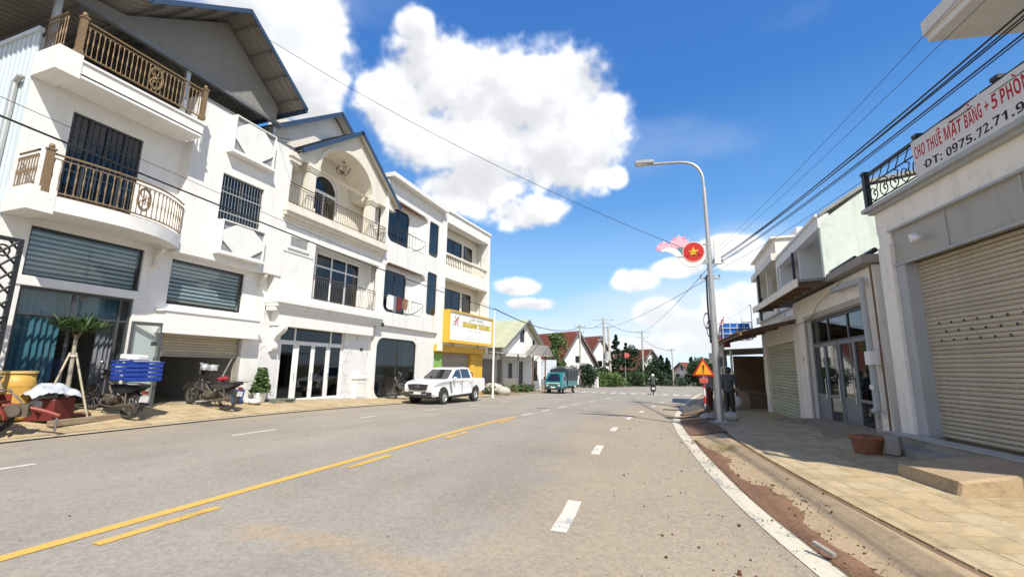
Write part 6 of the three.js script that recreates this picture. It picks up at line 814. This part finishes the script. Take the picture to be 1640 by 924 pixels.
// ---------------------------------------------------------------- motorbikes
function bike(label, pos, turn, lean, o = {}) {
  const { paint = M.black, tyre = M.dustyRubber, scale = 1.15, steer = .2 } = o, V = thing('motorbike', label, 'motorbike', pos, turn);
  const G = new THREE.Group(); // parts are placed directly; the lean is applied to each
  const parts = []; const add = (n, g, m, par) => { const p = P(par || V, n, g, m); if (!par) parts.push(p); return p; };
  const whl = (n, x, st) => { const t = tri(new THREE.TorusGeometry(.25, .042, 8, 26)), w = add(n, t, tyre); w.position.set(x, .292, 0); w.rotation.y = st; P(w, 'rim', mg([tri(new THREE.TorusGeometry(.208, .016, 6, 24)), tri(new THREE.CylinderGeometry(.05, .05, .09, 10).rotateX(PI / 2))]), M.dustyMetal); for (let i = 0; i < 12; i++) P(w, 'spoke', bar([0, 0, (i % 2 ? .03 : -.03)], [.205 * Math.cos(i * PI / 6), .205 * Math.sin(i * PI / 6), 0], .004, 3), M.galv); return w; };
  whl('front_wheel', .62, steer); whl('rear_wheel', -.6, 0);
  add('front_fork', mg([bar([.62, .3, .07], [.42, .86, .07], .02, 7), bar([.62, .3, -.07], [.42, .86, -.07], .02, 7), bx(.38, .46, .8, .88, -.1, .1)]), M.dustyMetal);
  add('front_fender', (() => { const s = new THREE.Shape(); s.absarc(0, 0, .33, rad(15), rad(160), false); s.absarc(0, 0, .315, rad(160), rad(15), true); return ext(s, -.06, .06, .005, 14).translate(.62, .292, 0); })(), o.fender || paint);
  add('rear_fender', (() => { const s = new THREE.Shape(); s.absarc(0, 0, .33, rad(40), rad(190), false); s.absarc(0, 0, .315, rad(190), rad(40), true); return ext(s, -.07, .07, .005, 14).translate(-.6, .292, 0); })(), paint);
  add('frame', mg([tube([[.42, .8, 0], [.2, .55, 0], [-.05, .42, 0], [-.3, .5, 0]], .03, 16, 7), tube([[.4, .74, 0], [.05, .66, 0], [-.35, .66, 0], [-.75, .72, 0]], .026, 16, 7), bar([-.3, .5, .08], [-.6, .3, .09], .018, 6), bar([-.3, .5, -.08], [-.6, .3, -.09], .018, 6), bar([-.55, .32, .11], [-.42, .66, .1], .02, 6), bar([-.55, .32, -.11], [-.42, .66, -.1], .02, 6)]), M.dustyMetal);
  add('engine', mg([ext(rrect(-.12, .2, .27, .46, .06, THREE.Shape), -.13, .13, .02), tri(new THREE.CylinderGeometry(.075, .085, .2, 12).rotateZ(-1.25).translate(.24, .4, 0)), ...[0, 1, 2].map((i) => tri(new THREE.CylinderGeometry(.1, .1, .012, 12).rotateZ(-1.25).translate(.2 + i * .04, .39 + i * .012, 0))), tri(new THREE.CylinderGeometry(.09, .09, .3, 14).rotateX(PI / 2).translate(-.03, .36, 0))]), M.dustyMetal);
  add('exhaust', mg([tube([[.28, .34, -.06], [.2, .22, -.12], [-.1, .2, -.14], [-.35, .25, -.15]], .02, 16, 6), taper([-.35, .25, -.15], [-.85, .36, -.16], .035, .045, 10)]), M.dustyMetal);
  add('leg_shield', warp(ext(poly([[.46, .84], [.34, .78], [.14, .42], [.3, .44], [.44, .62]]), -.17, .17, .02), (v) => { v.z *= .6 + .5 * clamp((.8 - v.y) / .4); }), paint);
  add('side_panel', warp(ext(poly([[.05, .62], [-.3, .5], [-.62, .62], [-.8, .76], [-.3, .74]]), -.13, .13, .02), () => 0), paint);
  add('seat', warp(ext(poly([[.08, .70], [-.1, .74], [-.4, .76], [-.85, .84], [-.87, .78], [-.4, .68], [.05, .64]]), -.13, .13, .03), () => 0), M.black);
  add('handlebar', mg([tube([[.3, 1.0, .34], [.38, 1.0, .16], [.42, .93, 0], [.38, 1.0, -.16], [.3, 1.0, -.34]], .014, 20, 6), bar([.3, 1.0, .34], [.26, 1.0, .42], .02, 7), bar([.3, 1.0, -.34], [.26, 1.0, -.42], .02, 7), bx(.34, .5, .86, 1.0, -.09, .09)]), M.black); add('headlight', sph(.085, .5, .92, 0, .6, 1, 1.1, 10), M.lens);
  for (const s of [-1, 1]) add('mirror', mg([bar([.36, 1.0, s * .2], [.34, 1.16, s * .28], .006, 5), sph(.06, .34, 1.18, s * .29, .4, .8, 1.2, 8)]), M.chrome);
  add('tail_light', bx(-.92, -.86, .62, .7, -.06, .06), M.redPaint); add('number_plate', bx(-.93, -.92, .44, .58, -.1, .1), M.trim); add('rack', mg([bar([-.4, .82, .12], [-.98, .86, .12], .01, 5), bar([-.4, .82, -.12], [-.98, .86, -.12], .01, 5), bar([-.98, .86, .12], [-.98, .86, -.12], .01, 5)]), M.dustyMetal);
  add('kickstand', bar([-.02, .28, .1], [-.1, .02, .24], .013, 5), M.dustyMetal); add('footrest', bar([.02, .3, -.22], [.02, .3, .22], .012, 5), M.black); add('chain_guard', bx(-.55, -.05, .3, .38, .09, .11), M.dustyMetal);
  V.scale.setScalar(scale); V.rotation.order = 'YXZ'; V.rotation.x = lean; return V;
}
{
  const y1 = walkL(-13.85, 7.67), b1 = bike('muddy motorbike loaded with blue crates outside the shop front', [-13.85, y1 + .01, -7.67], PI + .12, .1, { fender: M.dustyMetal, paint: M.black, scale: 1.07 });
  b1.rotation.z = .14; b1.updateMatrixWorld(true);
  const onBike = (p) => b1.localToWorld(new THREE.Vector3(...p)).toArray(), blue = mat(.014, .05, .30, { roughness: .5 });
  const crate = (label, p, sx) => { const o = thing('plastic_crate', label, 'crate', onBike(p), b1.rotation.y, 'blue crates on the motorbike'), w = .26 * sx, L = []; o.rotation.order = 'YXZ'; o.rotation.z = -.02; o.scale.y = 1.3; P(o, 'crate_base', bx(-w, w, 0, .02, -.3, .3), blue); for (let k = 0; k < 4; k++) { P(o, 'crate_slat', mg([bx(-w, w, .02 + k * .085, .085 + k * .085, .3, .315)]), blue); P(o, 'crate_slat', mg([bx(-w, w, .02 + k * .085, .085 + k * .085, -.315, -.3)]), blue); P(o, 'crate_slat', bx(-w - .015, -w, .02 + k * .085, .085 + k * .085, -.3, .3), blue); P(o, 'crate_slat', bx(w, w + .015, .02 + k * .085, .085 + k * .085, -.3, .3), blue); } P(o, 'strap', mg([bx(-.02, .02, -.01, .4, .335, .342), bx(-.02, .02, .395, .402, -.33, .335)]), M.trim, [0, 0, 0], [0, 0, .12]); P(o, 'crate_rim', mg([bx(-w - .02, w + .02, .36, .39, .295, .33), bx(-w - .02, w + .02, .36, .39, -.33, -.295), bx(-w - .02, -w + .01, .36, .39, -.295, .295), bx(w - .01, w + .02, .36, .39, -.295, .295)]), blue); return o; };
  crate('blue plastic crate nearest the motorbike handlebar', [-.25, .86, 0], .8); crate('blue plastic crate strapped over the motorbike rear wheel', [-.7, .9, 0], .8);
  single('foam_lid', ext(rrect(-.3, .3, -.18, .18, .07, THREE.Shape), 0, .14, .03).rotateX(-PI / 2), M.trim, 'white foam box lid lying on the blue crates', 'foam box', onBike([-.18, 1.34, 0]), [0, b1.rotation.y, .06]);
  const hm = (label, p, m) => single('crash_helmet', mg([tri(new THREE.SphereGeometry(.14, 14, 10, 0, PI * 2, 0, PI * .62).scale(1, 1, 1.05)), tube([[.13, -.03, .07], [.19, -.045, 0], [.13, -.03, -.07]], .014, 8, 5), tri(new THREE.TorusGeometry(.13, .014, 5, 16).rotateX(PI / 2).translate(0, -.05, 0))]), m, label, 'helmet', p);
  hm('grey and black helmet hung on the handlebar of the crate laden motorbike', onBike([.32, 1.06, .16]), M.greyPaint);
  const y2 = walkL(-13.87, 10.33), b2 = bike('old muddy motorbike with two helmets before the open garage', [-13.87, y2 + .01, -10.33], PI + .2, .1, { paint: mat(.045, .04, .035, { roughness: .6 }), fender: M.dustyMetal, steer: -.3, scale: 1.08 }); b2.rotation.z = .12; b2.updateMatrixWorld(true); const on2 = (p) => b2.localToWorld(new THREE.Vector3(...p)).toArray();
  hm('grey helmet on the handlebar of the motorbike before the garage', on2([.34, 1.08, .14]), M.greyPaint); hm('silver helmet beside the grey one on the garage motorbike', on2([.28, 1.08, -.2]), M.galv);
  single('red_rag', mg([sph(.16, 0, 0, 0, 1.3, .5, 1, 10), sph(.1, .12, .03, .04, 1, .7, 1, 8)]), mat(.35, .02, .035, { roughness: .95 }), 'folded red cloth on the seat of the garage motorbike', 'cloth', on2([-.25, .84, 0]));
  bike('dark motorbike parked in shade before the rounded shop window', [-13.2, walkL(-13.2, 20.4) - .01, -20.5], PI + rad(25), .1, { paint: M.black, tyre: M.rubber });
}
// ---------------------------------------------------------------- red hand tractor cart at the left edge with barrel and tarp
{
  const y = walkL(-13.0, 5.2), V = thing('cargo_cart', 'old red motor cart with curved mudguards, wheels and handle', 'cart', [-13.0, y, -5.15], rad(50)); V.scale.setScalar(.78);
  for (const [x, z] of [[.0, .42], [.0, -.42]]) { const w = P(V, 'wheel', tri(new THREE.TorusGeometry(.3, .06, 8, 24)), M.dustyRubber, [x, .36, z]); P(w, 'rim', mg([tri(new THREE.TorusGeometry(.24, .02, 6, 20)), ...[0, 1, 2, 3, 4].map((i) => bar([0, 0, 0], [.24 * Math.cos(i * 1.257), .24 * Math.sin(i * 1.257), 0], .014, 5)), tri(new THREE.CylinderGeometry(.06, .06, .1, 10).rotateX(PI / 2))]), M.dustyMetal); }
  P(V, 'axle', bar([0, .36, -.42], [0, .36, .42], .03, 8), M.steel);
  for (const s of [-1, 1]) { const a = new THREE.Shape(); a.absarc(0, 0, .46, rad(5), rad(165), false); a.absarc(0, 0, .42, rad(165), rad(5), true); P(V, 'mudguard', ext(a, -.1, .1, .01, 14), M.redPaint, [0, .36, s * .42]); }
  P(V, 'shaft_beam', tube([[-.4, .6, 0], [.3, .72, 0], [.9, .6, 0], [1.35, .42, 0]], .06, 20, 8), M.redPaint); P(V, 'bed', mg([bx(-1.0, .2, .78, .84, -.5, .5), bx(-1.0, -.96, .84, 1.05, -.5, .5), bx(-1, .2, .84, 1.0, .47, .5), bx(-1, .2, .84, 1.0, -.5, -.47)]), M.redPaint); P(V, 'engine_block', mg([bx(.3, .75, .45, .75, -.16, .16), tri(new THREE.CylinderGeometry(.14, .14, .1, 16).rotateX(PI / 2).translate(.5, .6, .22))]), M.dustyMetal); P(V, 'handlebar', mg([tube([[.6, .75, 0], [.35, 1.05, 0], [.2, 1.15, .25]], .018, 12, 6), tube([[.6, .75, 0], [.35, 1.05, 0], [.2, 1.15, -.25]], .018, 12, 6)]), M.steel); P(V, 'front_foot', bar([1.3, .42, 0], [1.3, .02, 0], .03, 6), M.steel);
  const barrel = (label, x, z, s, h) => { const yy = walkL(x, -z), o = thing('plastic_barrel', label, 'barrel', [x, yy, z]), m = mat(.62, .36, .07, { roughness: .5, map: T.grime }); P(o, 'barrel_body', lathe([[0, 0], [.27, 0], [.29, .04], [.3, .3], [.31, .32], [.31, .35], [.3, .37], [.3, .62], [.31, .64], [.31, .67], [.3, .69], [.28, .9], [0, .9]], 20).scale(s, h, s), m); P(o, 'barrel_lid', tri(new THREE.CylinderGeometry(.31 * s, .31 * s, .05, 20).translate(0, .91 * h, 0)), mat(.66, .45, .16, { roughness: .5 })); return o; };
  barrel('tall yellow plastic barrel behind the red cart', -14.0, -5.9, 1.0, 1.15); 
  const rr = rng(31), g = new THREE.PlaneGeometry(1.05, .9, 30, 26), p = g.attributes.position; for (let i = 0; i < p.count; i++) { const x = p.getX(i), z = p.getY(i), r = Math.hypot(x, z); p.setXYZ(i, x, .26 - .6 * r * r + .34 * (fbm3(x * 5, z * 5, 2, 4) - .4), z); } g.computeVertexNormals(); g.rotateX(0);
  single('tarpaulin', mg([tri(g), sph(.3, 0, -.12, 0, 1.1, .7, 1, 10)]), mat(.44, .46, .49, { ...DS, roughness: .7 }), 'crumpled pale tarpaulin thrown over a box beside the sapling', 'tarpaulin', [-13.75, walkL(-13.75, 6.3) + .5, -6.3]); single('red_chest', mg([ext(rrect(-.42, .42, 0, .5, .05, THREE.Shape), -.32, .32, .03)]), mat(.16, .025, .02, { map: T.grime, roughness: .5 }), 'dark red plastic chest under the pale tarpaulin', 'chest', [-13.8, walkL(-13.8, 6.3), -6.35], [0, .5, 0]);
  single('cardboard_box', mg([bx(-.3, .3, 0, .34, -.25, .25), bx(-.3, .3, .34, .36, -.38, -.24), bx(-.3, .3, .34, .36, .24, .38)]), mat(.36, .31, .2, { map: T.dirt }), 'folded cardboard box riding on the red cart bed', 'box', [-13.1, y + .7, -4.95], [0, .4, .5]);
  single('blue_bag', sph(.26, 0, 0, 0, 1.2, .7, 1, 10), mat(.04, .07, .2, { roughness: .8 }), 'dark blue bag on top of the red cart load', 'bag', [-13.3, y + .95, -4.85]);
}
// ---------------------------------------------------------------- people
function sdf(bones, lo, hi, n, k = .035) { // smooth union of tapered capsules, meshed
  const mc = new MarchingCubes(n, M.skin, false, false, 60000); mc.isolation = 0; const c = lo.map((v, i) => (v + hi[i]) / 2), hs = lo.map((v, i) => (hi[i] - v) / 2), hf = n / 2;
  for (let z = 0; z < n; z++) for (let y = 0; y < n; y++) for (let x = 0; x < n; x++) {
    const px = c[0] + (x - hf) / hf * hs[0], py = c[1] + (y - hf) / hf * hs[1], pz = c[2] + (z - hf) / hf * hs[2]; let d = 9;
    for (const [a, b, ra, rb] of bones) { const vx = b[0] - a[0], vy = b[1] - a[1], vz = b[2] - a[2], wx = px - a[0], wy = py - a[1], wz = pz - a[2], t = clamp((wx * vx + wy * vy + wz * vz) / (vx * vx + vy * vy + vz * vz + 1e-9)), q = Math.hypot(wx - vx * t, wy - vy * t, wz - vz * t) - lerp(ra, rb, t), h = Math.max(k - Math.abs(d - q), 0) / k; d = Math.min(d, q) - h * h * k * .25; }
    mc.field[x + y * n + z * n * n] = -d;
  }
  mc.update(); const cnt = mc.count ?? mc.geometry.drawRange.count, g = new THREE.BufferGeometry(), pa = new Float32Array(mc.positionArray.slice(0, cnt * 3)); for (let i = 0; i < cnt; i++) for (let q = 0; q < 3; q++) pa[i * 3 + q] = c[q] + pa[i * 3 + q] * hs[q];
  g.setAttribute('position', new THREE.BufferAttribute(pa, 3)); g.setAttribute('normal', new THREE.BufferAttribute(new Float32Array(mc.normalArray.slice(0, cnt * 3)), 3)); g.computeVertexNormals(); return tri(g);
}
function hand(w, dir, r = .011) { const B = [[w, [w[0] + dir[0] * .08, w[1] + dir[1] * .08, w[2] + dir[2] * .08], .026, .03]]; for (let i = 0; i < 4; i++) { const o = (i - 1.5) * .019, a = [w[0] + dir[0] * .08, w[1] + dir[1] * .08, w[2] + dir[2] * .08 + o], l = [.06, .07, .066, .05][i]; B.push([a, [a[0] + dir[0] * l + .01, a[1] + dir[1] * l, a[2]], r, r * .8]); } B.push([[w[0] + dir[0] * .02, w[1] + dir[1] * .02, w[2] + .02], [w[0] + dir[0] * .06 + .025, w[1] + dir[1] * .06, w[2] + .045], r * 1.1, r * .9]); return B; }
function person(label, pos, turn, J, cl, grp) {
  const o = thing('person', label, 'person', pos, turn, grp), b = [];
  const leg = (k) => [[J.hip[k], J.knee[k], .085, .058], [J.knee[k], J.ank[k], .056, .038]], arm = (k) => [[J.sh[k], J.el[k], .05, .04], [J.el[k], J.wr[k], .038, .028]];
  const torso = [[J.pelvis, J.chest, .12, .135], [[J.chest[0], J.chest[1], J.chest[2] - .09], [J.chest[0], J.chest[1], J.chest[2] + .09], .11, .11], [J.sh[0], J.sh[1], .06, .06], [J.hip[0], J.hip[1], .1, .1]];
  const H = J.head, head = [[[H[0], H[1] - .03, H[2]], [H[0] + .01, H[1] + .05, H[2]], .075, .092], [[H[0] + .05, H[1] - .08, H[2]], [H[0] + .03, H[1] - .03, H[2]], .04, .06], [J.neck, [H[0], H[1] - .08, H[2]], .052, .05], [[H[0] + .085, H[1] + .01, H[2]], [H[0] + .105, H[1] - .025, H[2]], .012, .017], [[H[0], H[1], H[2] + .088], [H[0], H[1] - .03, H[2] + .086], .016, .012], [[H[0], H[1], H[2] - .088], [H[0], H[1] - .03, H[2] - .086], .016, .012]];
  const foot = (k) => [[J.ank[k], [J.ank[k][0] + .15, J.ank[k][1] - .05, J.ank[k][2]], .04, .032]];
  for (const k of [0, 1]) b.push(...leg(k), ...arm(k), ...foot(k), ...hand(J.wr[k], J.hd ?? [.1, -.99, 0])); b.push(...torso, ...head);
  const box = (bs, pad) => { const lo = [9, 9, 9], hi = [-9, -9, -9]; for (const [a, c, r, s] of bs) for (const p of [a, c]) for (let i = 0; i < 3; i++) { lo[i] = Math.min(lo[i], p[i] - Math.max(r, s) - pad); hi[i] = Math.max(hi[i], p[i] + Math.max(r, s) + pad); } return [lo, hi]; };
  const mk = (bs, n) => sdf(bs, ...box(bs, .06), n), fat = (bs, e) => bs.map(([a, c, r, s]) => [a, c, r + e, s + e]);
  P(o, 'body', mk(b, 84), M.skin);
  P(o, 'jacket', mk(fat([...torso, ...arm(0), ...arm(1)], .02), 56), cl.top); P(o, 'trousers', mk(fat([...leg(0), ...leg(1), [J.hip[0], J.hip[1], .1, .1], [J.pelvis, J.pelvis, .11, .11]], .018), 52), cl.legs); for (const k of [0, 1]) P(o, 'shoe', mk(fat(foot(k), .012), 22), cl.shoes ?? M.black);
  if (cl.helmet) P(o, 'helmet', mg([tri(new THREE.SphereGeometry(.135, 16, 12, 0, 2 * PI, 0, PI * .62).scale(1.08, 1, 1).translate(H[0], H[1] + .03, H[2])), tri(new THREE.TorusGeometry(.13, .014, 6, 18).rotateX(PI / 2).scale(1.08, 1, 1).translate(H[0], H[1] - .01, H[2]))]), cl.helmet); else P(o, 'hair', mk([[[H[0] - .02, H[1] + .05, H[2]], [H[0] - .03, H[1] - .02, H[2]], .1, .09]], 24), M.black);
  return o;
}
const stand = { pelvis: [0, .95, 0], chest: [.02, 1.3, 0], neck: [.02, 1.46, 0], head: [.05, 1.6, 0], hip: [[0, .92, -.09], [0, .92, .09]], knee: [[.04, .5, -.1], [.02, .5, .1]], ank: [[0, .08, -.11], [.02, .08, .11]], sh: [[.0, 1.4, -.19], [.0, 1.4, .19]], el: [[-.02, 1.13, -.25], [.06, 1.13, .25]], wr: [[.1, .92, -.24], [.26, 1.05, .18]] };
person('person in dark grey jacket standing beside the market stall', [1.85, roadY(18.3) + .15, -18.3], rad(60), stand, { top: mat(.07, .075, .08, { roughness: .95 }), legs: M.black });
person('person in pale blue grey shirt and dark red trousers behind the warning sign', [1.35, roadY(20.5) + .14, -20.5], rad(150), stand, { top: mat(.25, .29, .31, { roughness: .95 }), legs: mat(.13, .025, .025, { roughness: .95 }) });
{ // rider on the road, seen from behind
  const x = -1.85, t = 43, y = roadY(t), b = bike('dark motorbike ridden away along the street', [x, y, -t], PI / 2 + .05, 0, { paint: M.black, tyre: M.rubber, scale: 1.15, steer: 0 });
  const s = 1.15; person('person riding a motorbike in dark jacket and white helmet', [x, y, -t], PI / 2 + .05, { pelvis: [-.25 * s, .86 * s, 0], chest: [-.12 * s, 1.18 * s, 0], neck: [-.06 * s, 1.33 * s, 0], head: [-.02, 1.33 * s + .14, 0], hip: [[-.22 * s, .84 * s, -.1], [-.22 * s, .84 * s, .1]], knee: [[.18 * s, .72 * s, -.16], [.18 * s, .72 * s, .16]], ank: [[.04 * s, .36 * s, -.19], [.04 * s, .36 * s, .19]], sh: [[-.1 * s, 1.28 * s, -.19], [-.1 * s, 1.28 * s, .19]], el: [[.06 * s, 1.08 * s, -.28], [.06 * s, 1.08 * s, .28]], wr: [[.26 * s, 1.03 * s, -.38], [.26 * s, 1.03 * s, .38]], hd: [.95, -.3, 0] }, { top: mat(.06, .065, .05, { roughness: .95 }), legs: mat(.05, .05, .055, { roughness: .95 }), helmet: M.trim });
}
renderer.render(scene, camera);
